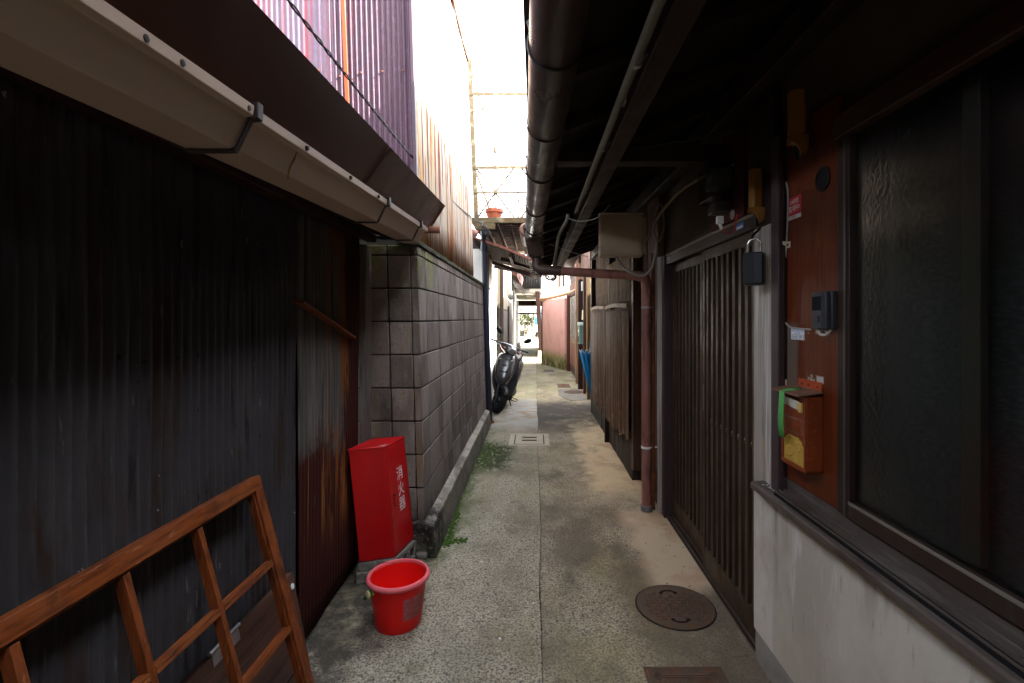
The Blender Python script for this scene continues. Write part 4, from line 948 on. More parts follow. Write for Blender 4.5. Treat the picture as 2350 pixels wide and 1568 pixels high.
mb = MB(); c = CO + UPV * 1.0062; mb.add([c + E1 * .01 + E2 * .02, c + E1 * .22 + E2 * .02, c + E1 * .06 + E2 * .20], [(0, 1, 2)])
mb.build('chipped_paint', mat('bare_primer', (.30, .24, .22), .7), fc, smooth=0)
bk = mat('grey_hollow_block', (.20, .185, .16), .92, 0, [ly((.09, .08, .07), (9, 9, 9), (.45, .7), .8, 6), ly((.32, .29, .25), 40, (.55, .7), .5)], [('noise', 60, 5, .005)])
def hollow(o, a, b, h, label):
    t = MB(); n = 3; L = a.length; u = a.normalized(); wv = b
    seg = [(0, .13), (.28, .42), (.58, .72), (.87, 1)]
    hz = V((0, 0, h))
    t.obox(o, a, wv, hz * .24); t.obox(o + hz * .76, a, wv, hz * .24)
    for s0, s1 in seg: t.obox(o + a * s0 + hz * .24, a * (s1 - s0), wv, hz * .52)
    ob = t.build('concrete_block', bk, bevel=.004); tag(ob, label, 'block', 'blocks under the red cabinet'); return ob
hollow(CO + V((-.135, -.02, -.112)), E1 * 1.20 + V((.02, .0, 0)), V((.128, -.026, 0)), .108, 'hollow concrete block under the door side of the red cabinet')
o = MB().obox(V((-.955, 2.60, 0)), V((.10, .03, 0)), V((-.04, .15, 0)), V((0, 0, .060))).obox(V((-.948, 2.612, .061)), V((.09, .03, 0)), V((-.04, .13, 0)), V((0, 0, .048))).build('concrete_block', bk, bevel=.006)
tag(o, 'chipped block pieces under the wall side of the red cabinet', 'block', 'blocks under the red cabinet')
o = MB().obox(V((-.70, 2.87, 0)), V((.065, .0, 0)), V((-.01, .055, 0)), V((0, 0, .04))).build('mortar_lump', bk, bevel=.012); tag(o, 'small grey mortar lump between the cabinet blocks and the wall footing', 'rubble')

# ------------------------------------------------------------------ bucket
rb_m = mat('red_bucket_plastic', (.78, .010, .008), .45, 0, [ly((.55, .06, .05), (40, 40, 16), (.62, .70), .5, 6, o=7), ly((.66, .010, .010), (4, 4, 4), (.45, .7), .5, 4), ly((.20, .03, .025), (24, 24, 24), (.60, .72), .55, 5, z=(.09, .0))], (), coat=.1)
pink = mat('faded_pink_rim', (.74, .12, .14), .5, 0, [ly((.74, .2, .2), (9, 9, 9), (.45, .7), .6, 4)])
bc = V((-.640, 2.285, 0)); bu = thing('bucket', 'red plastic bucket with pink rim and green handle on the pavement', 'bucket', bc)
TB = Matrix.Translation(bc)
MB().lathe([(0, .012), (.092, .012), (.096, .004), (.100, .0), (.106, .012), (.112, .06), (.130, .214), (.1265, .214), (.108, .05), (.10, .020), (0, .018)], bc, 64).build('body', rb_m, bu, smooth=50)
MB().lathe([(.127, .214), (.137, .207), (.1435, .210), (.1445, .219), (.139, .228), (.130, .229), (.1255, .222), (.127, .214)], bc, 64).build('rim', pink, bu, smooth=60)
knob = mat('cream_knob', (.55, .42, .20), .5); green = mat('green_handle_plastic', (.015, .22, .06), .45)
for a in (226, 46):
    d = V((math.cos(R(a)), math.sin(R(a)), 0)); c = bc + d * .134 + V((0, 0, .186)); ax = d.to_track_quat('Z', 'Y').to_matrix()
    MB().lathe([(0, -.01), (.010, -.01), (.010, .012), (.018, .014), (.018, .020), (.012, .023), (0, .023)], c, 20, ax).build('ear_knob', knob, bu)
    t = V((-d.y, d.x, 0))
    MB().lathe([(.009, .004), (.0155, .004), (.0155, .009), (.009, .009)], c + V((0, 0, .001)), 18, ax).build('handle_ring', green, bu)
pts = []
for k in range(25):
    a = R(226 - 180 * k / 24 - (0 if 0 < k < 24 else 0)); r = .150
    q = V((r * math.cos(a), r * math.sin(a), .190))
    hang = .5 * (1 - abs(k - 12) / 12)
    pts.append(bc + V((q.x * 1.0, q.y, .186 - .105 * math.sin(math.pi * k / 24))))
MB().tube(pts[::-1], [.0055 + .002 * math.sin(math.pi * k / 24) for k in range(25)], 8).build('handle', green, bu)
lb = MB(); lb.grid(lambda a, b: bc + V((math.cos(R(-64 + 52 * a)), math.sin(R(-64 + 52 * a)), 0)) * (.1117 + .0182 * ((.062 + .102 * b) - .06) / .154 + .0012) + V((0, 0, .062 + .102 * b + .004 * noise.noise(V((a * 5, b * 3, 1))))), 16, 6)
lb.build('worn_label', mat('worn_label', (.33, .085, .085), .7, 0, [ly((.46, .2, .2), (30, 30, 90), (.5, .7), .6, 4), ly((.5, .02, .02), (20, 20, 300), (.62, .66), .9, 2)]), bu, smooth=80)

# ------------------------------------------------------------------ leaning lattice frame + board
om = wood('orange_varnished_wood', (.17, .042, .009), (.060, .013, .004), (85, 7, 85), .5, .85, rot=None, extra=[ly((.24, .08, .025), (3, 3, 3), (.5, .7), .4, 4), ly((.32, .14, .065), (60, 9, 60), (.63, .70), .7, 5), ly((.05, .015, .006), (9, 9, 9), (.58, .70), .7, 6, o=4)])
omv = wood('orange_varnished_stile', (.16, .039, .009), (.060, .013, .004), (85, 85, 7), .5, .85, extra=[ly((.30, .12, .05), (60, 60, 9), (.62, .70), .7, 5), ly((.05, .015, .006), (9, 9, 9), (.58, .70), .7, 6, o=4)])
lf = thing('lattice_frame', 'orange-brown wooden lattice window frame leaning on the dark tin wall', 'window frame', (-.83, .9, 0))
FB = V((-.742, 1.668, .0)); ft_ = V((-.232, 0, .878)); fh = ft_.length; tN = ft_.normalized(); nN = V((tN.z, 0, -tN.x)); sN = V((0, -1, 0)); FLn = 1.42
def fp(s, h, n=0): return FB + sN * s + tN * h + nN * n
def fbox(s0, s1, h0, h1, n0=0, n1=.034): return MB().obox(fp(s0, h0, n0), sN * (s1 - s0), tN * (h1 - h0), nN * (n1 - n0))
fbox(0, .042, .0, fh - .044).build('stile', omv, lf, bevel=.0015)
fbox(FLn - .042, FLn, .0, fh - .044).build('stile', omv, lf, bevel=.0015)
fbox(0, FLn, fh - .0435, fh).build('top_rail', om, lf, bevel=.0018)
fbox(.042, FLn - .042, 0, .055).build('bottom_rail', om, lf, bevel=.0015)
fbox(.0423, FLn - .0423, fh - .050, fh - .044, .020, .026).build('inner_bead', om, lf, bevel=.001)
fbox(.0425, .048, .056, fh - .05, .020, .026).build('inner_bead', omv, lf, bevel=.001)
for s in (.300, .545, .785, 1.03, 1.27):
    fbox(s, s + .018, .0555, fh - .0505, .004, .030).build('glazing_bar', omv, lf, bevel=.0012)
for h in (.165, .385, .612):
    for s0, s1 in ((.0425, .2995), (.3185, .5445), (.5635, .7845), (.8035, 1.0295), (1.0485, 1.2695)):
        m_ = fbox(s0, s1, h, h + .010, .005, .031); m_.obox(fp(s0, h + .012, .005), sN * (s1 - s0), tN * .007, nN * .026)
        m_.build('glazing_bar', om, lf, bevel=.001)
db = thing('cupboard_panel', 'dark wood-grain cupboard panel leaning behind the orange lattice frame', 'panel', (-.89, 1.2, 0))
PB = V((-.846, 1.873, 0)); pt = V((-.084, 0, .448)); pn = V((pt.z, 0, -pt.x)).normalized()
lam = mat('dark_laminate', (.070, .034, .024), .42, 0, [ly((.022, .011, .009), (3, 3, 60), (.42, .66), .8, 6), ly((.10, .055, .038), (2, 2, 36), (.55, .72), .6, 4)], (), rot=(0, 0, 0))
MB().obox(PB - pn * .022, V((0, -1.1, 0)), pt, pn * .022).build('board', lam, db, bevel=.0015)
MB().obox(PB + pt * .30 + V((0, -.06, 0)), V((0, -1.0, 0)), pt * .012, pn * .0012).build('groove', dark, db, smooth=0)
cc = PB + pt * .90 + V((0, -.022, 0)); MB().lathe([(0, 0), (.011, 0), (.010, .003), (0, .0035)], cc + pn * .0005, 22, pn.to_track_quat('Z', 'Y').to_matrix()).build('screw_cap', mat('pale_cap', (.60, .66, .64), .4), db)
MB().tube([PB + pt * 1.0 + V((0, -.34, .012)), PB + pt * 1.0 + V((0, -.48, .012))], .006, 10).build('hinge_pin', steel, db)
for a in (.345, .42): MB().obox(PB + pt * .93 + V((0, -a - .05, 0)), V((0, .05, 0)), pt * .075, pn * .002).build('hinge_leaf', steel, db)

# ------------------------------------------------------------------ covers in the pavement
mh = V((.690, 2.405, .001)); t = thing('manhole_cover', 'round rusty iron manhole cover in front of the sliding doors', 'manhole cover', mh)
MB().lathe([(0, -.02), (.193, -.02), (.193, .0012), (0, .0012)], mh, 72).build('rim_gap', dark, t, smooth=30)
MB().lathe([(0, -.02), (.186, -.02), (.186, .004), (.178, .0048), (.175, .003), (.172, .0035), (0, .0035)], mh, 72).build('disc', castiron, t, smooth=30)
mb = MB(); g = .026
for i in range(-7, 8):
    for j in range(-7, 8):
        x, y = i * g, j * g
        if math.hypot(x, y) > .148 or (abs(x) < .055 and .085 < abs(y) < .15): continue
        if (i + j) % 2: sx, sy = .020, .0042
        else: sx, sy = .0042, .020
        if (i + j) % 2: offs = [(0, -.007), (0, .007)]
        else: offs = [(-.007, 0), (.007, 0)]
        for ox, oy in offs: mb.obox(mh + V((x + ox - sx / 2, y + oy - sy / 2, .0032)), (sx, 0, 0), (0, sy, 0), (0, 0, .0034))
mb.build('tread_bars', mat('worn_iron', (.15, .10, .075), .6, .3, [ly((.22, .10, .05), 16, (.5, .7), .8, 5)]), t, bevel=0, smooth=0)
hole = mat('near_black_hole', (.010, .008, .006), .95)  # near-black strips stand in for the open key holes and drain slots
for s in (1, -1):
    c = mh + V((-.005, .112 * s, .0038)); pts = [c + V((.036 * math.cos(R(a)), .020 * math.sin(R(a)) * s, 0)) for a in range(0, 181, 15)]
    mb = MB(); mb.loft([[p + V((0, -.006, 0)), p + V((0, .006, 0)), p + V((0, .006, .0012)), p + V((0, -.006, .0012))] for p in pts])
    for p in (pts[0], pts[-1]): mb.lathe([(0, -.001), (.010, -.001), (.010, .0013), (0, .0013)], p, 14)
    mb.build('key_hole', hole, t)
rc = thing('meter_cover', 'square rusty iron meter cover with corner rosettes at the bottom edge', 'cover', (.60, 1.83, 0))
x0, x1, y0, y1 = .452, .742, 1.67, 1.972
fr = MB(); fr.box(x0, x1, y0, y1, -.02, .0025); fr.build('lid', castiron, rc, bevel=.002)
mb = MB()
for a, b, c_, d_ in ((x0 - .012, x1 + .012, y1 + .001, y1 + .014), (x0 - .012, x1 + .012, y0 - .014, y0 - .001), (x0 - .014, x0 - .001, y0 - .014, y1 + .014), (x1 + .001, x1 + .014, y0 - .014, y1 + .014)): mb.box(a, b, c_, d_, -.02, .004)
mb.build('frame', castiron, rc, bevel=.0015)
mb = MB()
for k in (.030, .042):
    for (a, b, c_, d_) in ((x0 + .06, x1 - .06, y1 - k - .006, y1 - k), (x0 + .06, x1 - .06, y0 + k, y0 + k + .006), (x0 + k, x0 + k + .006, y0 + .06, y1 - .06), (x1 - k - .006, x1 - k, y0 + .06, y1 - .06)): mb.box(a, b, c_, d_, .0025, .0055)
for cx, cy in ((x0 + .036, y1 - .036), (x1 - .036, y1 - .036), (x0 + .036, y0 + .036), (x1 - .036, y0 + .036)):
    for a in (0, 90, 180, 270):
        mb.lathe([(.007, .0025), (.011, .0025), (.011, .006), (.007, .006)], (cx + .011 * math.cos(R(a)), cy + .011 * math.sin(R(a)), 0), 14)
for i in range(-9, 10):
    for sgn in (1, -1):
        c0 = V(((x0 + x1) / 2 + i * .018, (y0 + y1) / 2, .0025)); h_ = .088
        a, b = c0 + V((-h_ * sgn, -h_, 0)), c0 + V((h_ * sgn, h_, 0))
        # clip to the inner square
        xm, xM = x0 + .057, x1 - .057
        def cl_(p, q):
            d = q - p; t0, t1 = 0, 1
            for lo, hi, pv, dv in ((xm, xM, p.x, d.x),):
                ta, tb = sorted(((lo - pv) / dv, (hi - pv) / dv)); t0 = max(t0, ta); t1 = min(t1, tb)
            return (p + d * t0, p + d * t1) if t1 - t0 > .05 else None
        r_ = cl_(a, b)
        if r_: mb.bar(r_[0], r_[1], .0028, .003)
mb.build('pattern', bpy.data.materials['worn_iron'], rc, smooth=0)
dc = thing('drain_cover', 'pale concrete drain cover with two slots beyond the moss patch', 'drain cover', (-.03, 5.65, 0))
pc = mat('pale_concrete_cover', (.50, .44, .335), .85, 0, [ly((.30, .27, .21), (5, 5, 5), (.45, .7), .6, 6)], [('noise', 60, 4, .002)])
p0 = atz(1168, 1024); p1 = atz(1262, 996)
MB().box(-.29, .155, 5.45, 5.99, -.03, .002).build('gap', dark, dc, smooth=0)
xa, xb, ya, yb_ = -.30, .165, 5.44, 6.00
MB().box(xa, xb, ya, ya + .05, -.02, .004).box(xa, xb, yb_ - .05, yb_, -.02, .004).box(xa, xa + .06, ya + .05, yb_ - .05, -.02, .004).box(xb - .06, xb, ya + .05, yb_ - .05, -.02, .004).build('frame', pc, dc, bevel=.003)
MB().box(xa + .070, xb - .070, ya + .064, yb_ - .064, -.02, .007).build('lid', pc, dc, bevel=.003)
for yy in (5.63, 5.77): MB().box(-.15, .02, yy, yy + .05, .0072, .0084).build('slot', hole, dc, bevel=.001)
o_ = thing('meter_cover', 'small square brown cover far along the right of the alley', 'cover', (.58, 10.1, 0))
MB().box(.47, .73, 10.0, 10.5, -.02, .012).build('frame', castiron, o_, bevel=.002)
MB().box(.50, .70, 10.05, 10.45, -.02, .016).build('lid', castiron, o_, bevel=.002)
MB().box(.55, .65, 10.15, 10.36, .016, .019).build('raised_mark', rustm, o_, bevel=.001)
o_ = thing('manhole_cover', 'round brown manhole cover in a cement patch near the blue umbrella', 'manhole cover', (.78, 9.35, 0))
MB().lathe([(0, -.02), (.215, -.02), (.215, .010), (.20, .012), (0, .012)], (.76, 9.38, 0), 40).build('disc', castiron, o_)
mb = MB()
for i in range(-4, 5):
    for j in range(-4, 5):
        if math.hypot(i, j) < 4.2: mb.box(.76 + i * .042 - .016, .76 + i * .042 + .016, 9.38 + j * .042 - .014, 9.38 + j * .042 + .014, .012, .016)
mb.build('tread_blocks', castiron, o_, smooth=0)
o_ = thing('drain_grate', 'dark iron drain grate before the pink house', 'drain grate', (.34, 13.2, 0))
MB().box(.21, .52, 12.95, 13.4, -.02, .006).build('frame', mat('grey_iron', (.10, .10, .105), .6, .4), o_, bevel=.002)
MB().box(.24, .49, 13.0, 13.35, -.01, .009).build('bars', mat('dark_iron', (.04, .04, .045), .6, .4), o_)
o_ = MB().box(-.33, .06, 16.9, 17.35, -.02, .010).build('paving_slab', pc, bevel=.003); tag(o_, 'small pale slab set in the pavement near the passage', 'slab')
# litter specks
mb = MB()
for (u, v) in ((1147, 1466), (1223, 1385), (1105, 1290)):
    p = atz(u, v); mb.lathe([(0, 0), (.006, .0), (.005, .003), (0, .004)], p, 8)
o_ = mb.build('litter', white_p); tag(o_, 'tiny pale specks of litter scattered on the aggregate pavement', 'litter', kind='stuff')
r2 = random.Random(5); mb = MB()
for k in range(420):
    y = r2.uniform(1.9, 6); x = r2.uniform(-.9, .9)
    if r2.random() < .55: x = r2.choice([-.60, -.93, .87]) + r2.gauss(0, .05)
    if x < -.58 and y > 2.85: continue
    s = r2.uniform(.0015, .006); mb.lathe([(0, 0), (s, 0), (s * .8, s * .5), (0, s * .7)], (x, y, .0015), 6)
o_ = mb.build('grit', mat('grit', (.12, .11, .09), .95, 0, (), (), .5)); tag(o_, 'fine grit and small stones scattered over the pavement', 'grit', kind='stuff')
# ------------------------------------------------------------------ scooter
graph = mat('graphite_metallic_paint', (.115, .115, .12), .27, .65, [ly((.09, .09, .095), 5, (.4, .7), .5)], (), coat=.5)
navy = mat('dark_grey_panel', (.028, .030, .040), .42, .2)
tyre_m = mat('tyre_rubber', (.012, .012, .013), .8)
rim_m = mat('dark_rim', (.035, .037, .042), .4, .5)
SM = Matrix.Translation((-.575, 7.33, 0)) @ Matrix.Rotation(R(-6), 4, 'Z') @ Matrix.Rotation(R(8), 4, 'Y')
RAKE = R(25); AX = V((0, math.sin(RAKE), math.cos(RAKE))); AP = V((0, .03, .2))
SS = SM @ Matrix.Translation(AP) @ Matrix.Rotation(R(33), 4, AX) @ Matrix.Translation(-AP)
sct = thing('scooter', 'dark grey motor scooter parked against the block wall, facing the camera', 'scooter', (-.575, 7.33, 0))
CR = [(.395, .030, .075, .05), (.44, .085, .035, .09), (.52, .130, .020, .14), (.62, .158, .060, .17), (.72, .168, .125, .16), (.81, .155, .185, .13), (.865, .125, .225, .09), (.885, .095, .245, .06)]
def lerp_rings(T, z):
    for i in range(len(T) - 1):
        if T[i][0] <= z <= T[i + 1][0]:
            f = (z - T[i][0]) / (T[i + 1][0] - T[i][0]); return [T[i][k] + (T[i + 1][k] - T[i][k]) * f for k in range(4)]
    return list(T[0] if z < T[0][0] else T[-1])
def cowl_ring(z, a, yf, d, e=2.3, n=18):
    r = []
    for k in range(n + 1):
        t = -math.pi / 2 + math.pi * k / n; s, c = math.sin(t), math.cos(t)
        r.append(V((a * math.copysign(abs(s) ** (2 / e), s), yf + d * (1 - abs(c) ** (2 / e)), z)))
    return r + [V((a * .8, yf + d + .04, z)), V((-a * .8, yf + d + .04, z))]
def smooth_rings(T, n=22): return [lerp_rings(T, T[0][0] + (T[-1][0] - T[0][0]) * i / n) for i in range(n + 1)]
mb = MB().loft([cowl_ring(*r) for r in CR]); mb.xf(SM); o = mb.build('front_cowl', graph, sct, smooth=80); md = o.modifiers.new('s', 'SUBSURF'); md.levels = 1; md.render_levels = 2
LS = [(.17, .115, .33, .08), (.28, .170, .29, .12), (.40, .205, .215, .16), (.52, .212, .155, .20), (.64, .208, .165, .20), (.75, .190, .205, .17), (.84, .158, .240, .12), (.88, .12, .262, .07)]
mb = MB().loft([cowl_ring(*r) for r in LS]); mb.xf(SM); o = mb.build('leg_shield', navy, sct, smooth=80); md = o.modifiers.new('s', 'SUBSURF'); md.levels = 1; md.render_levels = 2
def cowl_y(x, z):
    _, a, yf, d = lerp_rings(CR, z); s = min(.98, abs(x) / a); e = 2.3
    t = s ** (e / 2); c = math.sqrt(max(0, 1 - t * t)); return yf + d * (1 - c ** (2 / e))
def patch(x0, x1, xt0, xt1, z0, z1, off, n=8):
    m_ = MB()
    def f(a, b):
        z = z0 + (z1 - z0) * b; xl = x0 + (xt0 - x0) * b; xr = x1 + (xt1 - x1) * b; x = xl + (xr - xl) * a
        return SM @ V((x, cowl_y(x, z) - off, z))
    return m_.grid(f, n, n)
patch(-.055, .055, -.112, .112, .615, .80, .004, 10).build('cowl_plate', graph, sct, smooth=80, solid=.004)
patch(-.028, .028, -.036, .036, .700, .728, .0085, 6).build('horn_grille', black, sct, smooth=80, solid=.002)
for x in (-.036, .036):
    p = V((x, cowl_y(x, .632) - .006, .632)); mb = MB().lathe([(0, -.004), (.009, -.004), (.008, .004), (0, .005)], p, 14, Matrix.Rotation(R(90), 3, 'X')); mb.xf(SM); mb.build('screw', black, sct)
p = V((0, cowl_y(0, .765) - .006, .765)); mb = MB().lathe([(.004, -.003), (.012, -.003), (.012, .003), (.004, .003)], p, 18, Matrix.Rotation(R(90), 3, 'X')); mb.xf(SM); mb.build('emblem', mat('chrome_emblem', (.5, .5, .5), .25, .9), sct)
# underside well, floor, rear body, seat
mb = MB().box(-.10, .10, .235, .42, .17, .60); mb.xf(SM); mb.build('wheel_well', dark, sct, bevel=.02)
def body_ring(y, w_, z0, z1, e=3.0, n=24):
    r = []
    for k in range(n):
        t = 2 * math.pi * k / n; s, c = math.sin(t), math.cos(t)
        r.append(V((w_ * math.copysign(abs(c) ** (2 / e), c), y, (z0 + z1) / 2 + (z1 - z0) / 2 * math.copysign(abs(s) ** (2 / e), s))))
    return r
mb = MB().loft([body_ring(.36, .15, .19, .27), body_ring(.5, .165, .18, .27), body_ring(.72, .165, .18, .28), body_ring(.80, .15, .20, .30)]); mb.xf(SM); mb.build('floorboard', black, sct, smooth=60)
mb = MB().loft([body_ring(.70, .12, .26, .60), body_ring(.78, .155, .25, .70), body_ring(1.0, .17, .34, .72), body_ring(1.25, .155, .44, .74), body_ring(1.42, .11, .52, .76), body_ring(1.46, .05, .58, .74)]); mb.xf(SM); mb.build('rear_body', graph, sct, smooth=70)
mb = MB().loft([body_ring(.70, .09, .69, .74), body_ring(.80, .13, .70, .775), body_ring(1.05, .135, .71, .79), body_ring(1.30, .12, .73, .82), body_ring(1.36, .08, .74, .81)]); mb.xf(SM); mb.build('seat', black, sct, smooth=70)
def wheel(M, c, name):
    c = V(c); ry = Matrix.Rotation(R(90), 3, 'Y')
    mb = MB().lathe([(.128, -.034), (.150, -.044), (.178, -.042), (.194, -.028), (.200, 0), (.194, .028), (.178, .042), (.150, .044), (.128, .034), (.128, -.034)], c, 44, ry); mb.xf(M); ty = mb.build('wheel', tyre_m, sct, smooth=50)
    g = MB()
    for k in range(28):
        a = 2 * math.pi * k / 28
        for s in (1, -1):
            p = c + V((s * .012, .199 * math.cos(a), .199 * math.sin(a))); q = c + V((s * .036, .190 * math.cos(a + .10), .190 * math.sin(a + .10))); g.bar(p, q, .004, .004)
    g.xf(M); g.build('tread', dark, ty, smooth=0)
    m2 = MB().lathe([(.129, -.030), (.120, -.034), (.112, -.020), (.112, .020), (.120, .034), (.129, .030), (.129, -.030)], c, 44, ry)
    m2.lathe([(0, -.045), (.035, -.042), (.045, -.030), (.045, .030), (.035, .042), (0, .045)], c, 24, ry)
    for k in range(3):
        a = 2 * math.pi * k / 3 + .5
        m2.bar(c + V((0, .040 * math.cos(a), .040 * math.sin(a))), c + V((0, .116 * math.cos(a), .116 * math.sin(a))), .034, .030, (1, 0, 0))
    m2.xf(M); m2.build('rim', rim_m, ty, smooth=40); return ty
wheel(SS, (0, 0, .2), 'front'); wheel(SM, (0, 1.18, .2), 'rear')
# fork and fender (steered)
for s in (-1, 1):
    mb = MB().tube([V((s * .066, 0, .2)), V((s * .066, .03, .24)), V((s * .062, .14, .50))], [.016, .018, .022], 12); mb.xf(SS); mb.build('fork_leg', rim_m, sct)
mb = MB(); rings = []
for k in range(17):
    a = R(30 + 115 * k / 16); c = V((0, .215 * math.cos(a + 0) * 1.0, .2 + .215 * math.sin(a)))
    rad = V((0, math.cos(a), math.sin(a)))
    rings.append([c + V((-.058, 0, 0)) - rad * .03, c + V((-.045, 0, 0)) + rad * .004, c + rad * .012, c + V((.045, 0, 0)) + rad * .004, c + V((.058, 0, 0)) - rad * .03, c + V((.040, 0, 0)) - rad * .0, c - V((.040, 0, 0)) - rad * .0])
mb.loft(rings); mb.xf(SS); mb.build('front_fender', black, sct, smooth=60)
# handlebar cowl
def hring(x, zc, yc, rz, ry_, n=20):
    return [V((x, yc + ry_ * math.cos(2 * math.pi * k / n), zc + rz * math.sin(2 * math.pi * k / n) * (1 if math.sin(2 * math.pi * k / n) > 0 else 1.15))) for k in range(n)]
mb = MB().loft([hring(-.185, .985, .385, .018, .022), hring(-.17, .982, .375, .030, .036), hring(-.12, .965, .345, .055, .075), hring(-.06, .950, .325, .075, .105), hring(0, .945, .318, .082, .115), hring(.06, .950, .325, .075, .105), hring(.12, .965, .345, .055, .075), hring(.17, .982, .375, .030, .036), hring(.185, .985, .385, .018, .022)])
mb.xf(SS); o = mb.build('handlebar_cowl', graph, sct, smooth=80); md = o.modifiers.new('s', 'SUBSURF'); md.levels = 1; md.render_levels = 2
mb = MB().tube([V((0, .34, .92)), V((0, .285, .80))], .07, 16); mb.xf(SS); mb.build('steering_neck', black, sct)
lens = mat('headlight_lens', (.38, .38, .40), .08, .55, [ly((.2, .2, .22), 30, (.4, .6), .7)], (), coat=1.)
mb = MB().loft([[V((.086 * math.cos(t) * s_, .318 - d_, .940 + (.048 * math.sin(t) if math.sin(t) > 0 else .058 * math.sin(t)) * s_)) for t in [2 * math.pi * k / 28 for k in range(28)]] for s_, d_ in ((1.0, .088), (.97, .107), (.8, .119), (.45, .126), (.1, .128))]); mb.xf(SS); mb.build('headlight', lens, sct, smooth=60)
amber = mat('smoked_amber', (.16, .055, .03), .2, 0, coat=.8)
for s in (-1, 1):
    mb = MB().loft([hring(s * .115, .940, .285, .020, .025, 14), hring(s * .145, .945, .298, .028, .032, 14), hring(s * .165, .952, .318, .020, .024, 14), hring(s * .172, .955, .328, .006, .008, 14)]); mb.xf(SS); mb.build('turn_signal', amber, sct, smooth=60)
    mb = MB().tube([V((s * .175, .385, .986)), V((s * .225, .395, .990)), V((s * .228, .396, .990)), V((s * .325, .415, .992)), V((s * .335, .417, .992))], [.014, .014, .0165, .0165, .019], 14); mb.xf(SS); mb.build('grip', black, sct)
    mb = MB().tube(curve([V((s * .165, .355, .975)), V((s * .20, .335, .968)), V((s * .26, .345, .966)), V((s * .325, .365, .962))], 5), .006, 8); mb.xf(SS); mb.build('brake_lever', steel, sct)
    mb = MB().tube(curve([V((s * .155, .385, 1.0)), V((s * .165, .392, 1.03)), V((s * .20, .405, 1.08)), V((s * .235, .41, 1.125))], 5), .0065, 8); mb.xf(SS)
    st_ = mb.build('mirror', black, sct)
    cm = V((s * .262, .412, 1.165)); rr_ = []
    for dd, f in ((-.022, .25), (-.018, .7), (-.004, .98), (.006, 1.0), (.010, .96)):
        rr_.append([cm + V((f * (.062 * math.cos(t)) + s * .012 * f * math.sin(t), dd, f * .052 * math.sin(t) + s * 0.018 * f * math.cos(t))) for t in [2 * math.pi * k / 24 for k in range(24)]])
    mb = MB().loft(rr_); mb.xf(SS); mb.build('mirror_shell', black, st_, smooth=60)
mb = MB().tube([V((.05, .62, .20)), V((.10, .60, .06)), V((.125, .585, .012)), V((.165, .58, .010))], .008, 8)
mb.tube(curve([V((.07, .62, .12)), V((.17, .60, .10)), V((.205, .60, .115)), V((.20, .605, .135)), V((.08, .625, .16))], 5), .0055, 8); mb.xf(SM); mb.build('kickstand', black, sct)
mb = MB().tube([V((-.13, .85, .24)), V((-.14, 1.0, .24)), V((-.14, 1.4, .30))], [.03, .05, .05], 16); mb.xf(SM); mb.build('exhaust', black, sct)
mb = MB().loft([body_ring(.78, .07, .12, .28), body_ring(1.25, .06, .15, .28)]); mb.xf(SM); mb.build('engine', rim_m, sct)
mb = MB().box(-.05, .05, 1.455, 1.49, .60, .68); mb.xf(SM); mb.build('tail_light', mat('tail_red', (.3, .01, .01), .2), sct, bevel=.01)

# ------------------------------------------------------------------ pole, laundry platform, awning
navy_pipe = mat('navy_painted_pipe', (.016, .018, .030), .45, .2, [ly((.05, .05, .06), (30, 30, 6), (.6, .75), .6, 4), ly((.10, .035, .02), (20, 20, 6), (.45, .65), .8, 5, z=(.35, .0))])
pl = thing('support_pole', 'dark navy steel pole standing beside the scooter and block wall', 'pole', (-.615, 6.62, 0))
MB().tube([(-.615, 6.62, .0), (-.700, 6.62, 2.60)], .039, 18).build('pipe', navy_pipe, pl)
MB().lathe([(.04, 0), (.065, .004), (.055, .03), (.041, .04)], (-.614, 6.62, 0), 16).build('rusted_foot', rustm, pl)
MB().lathe([(.039, 0), (.046, .0), (.046, .07), (.039, .07)], (-.692, 6.62, 2.33), 18).build('collar', navy_pipe, pl)
ang = mat('olive_painted_angle', (.11, .085, .045), .6, .2, [ly((.11, .06, .03), (16, 16, 16), (.46, .66), .8, 5), ly((.33, .29, .19), (9, 9, 9), (.5, .7), .6, 4)])
PF = 6.35
pf = thing('laundry_platform', 'rusty steel laundry platform with lattice railing bridging the alley', 'platform', (-.35, PF, 2.66))
B = lambda n, x0, x1, y0, y1, z0, z1, m, bev=.003, par=pf: MB().box(x0, x1, y0, y1, z0, z1).build(n, m, par, bevel=bev)
B('front_beam', -.83, .55, PF, PF + .05, 2.665, 2.735, ang); B('back_beam', -.83, .55, 9.2, 9.25, 2.66, 2.73, ang)
B('side_beam', -.83, -.78, PF + .05, 9.2, 2.66, 2.73, ang)
B('corner_bracket', -.79, -.52, PF + .002, PF + .03, 2.585, 2.664, ang)
dk = wood('platform_boards', (.04, .02, .013), (.015, .009, .006), (5, 60, 60), .8, weather=(.065, .045, .033), island=.25)
mb = MB()
for k in range(19):
    y = PF + .16 + k * .15; mb.box(-.78, .55, y, y + .105, 2.685, 2.71)
mb.build('deck_boards', dk, pf, bevel=.002, seg=1)
mb = MB()
for k in range(8):
    x = -.70 + k * .17; mb.box(x, x + .045, PF + .05, 9.2, 2.63, 2.683)
mb.build('joists', dk, pf, bevel=.002, seg=1)
def rail(p, q, w_=.022, t=.006): return MB().bar(p, q, w_ * 1.5, t * 1.8, (0, 1, 0))
def Pf(u, v, y=PF + .02): return aty(u, v, y)
MB().bar(Pf(1077, 133), Pf(1093, 505), .06, .006, (0, 1, 0)).bar(Pf(1077, 133) + V((-.02, .02, 0)), Pf(1093, 505) + V((-.02, .02, 0)), .005, .04, (0, 1, 0)).build('post', ang, pf)
for v in (216, 385): rail(Pf(1080 if v < 300 else 1089, v), Pf(1300, v - 1), .026, .008).build('rail', ang, pf)
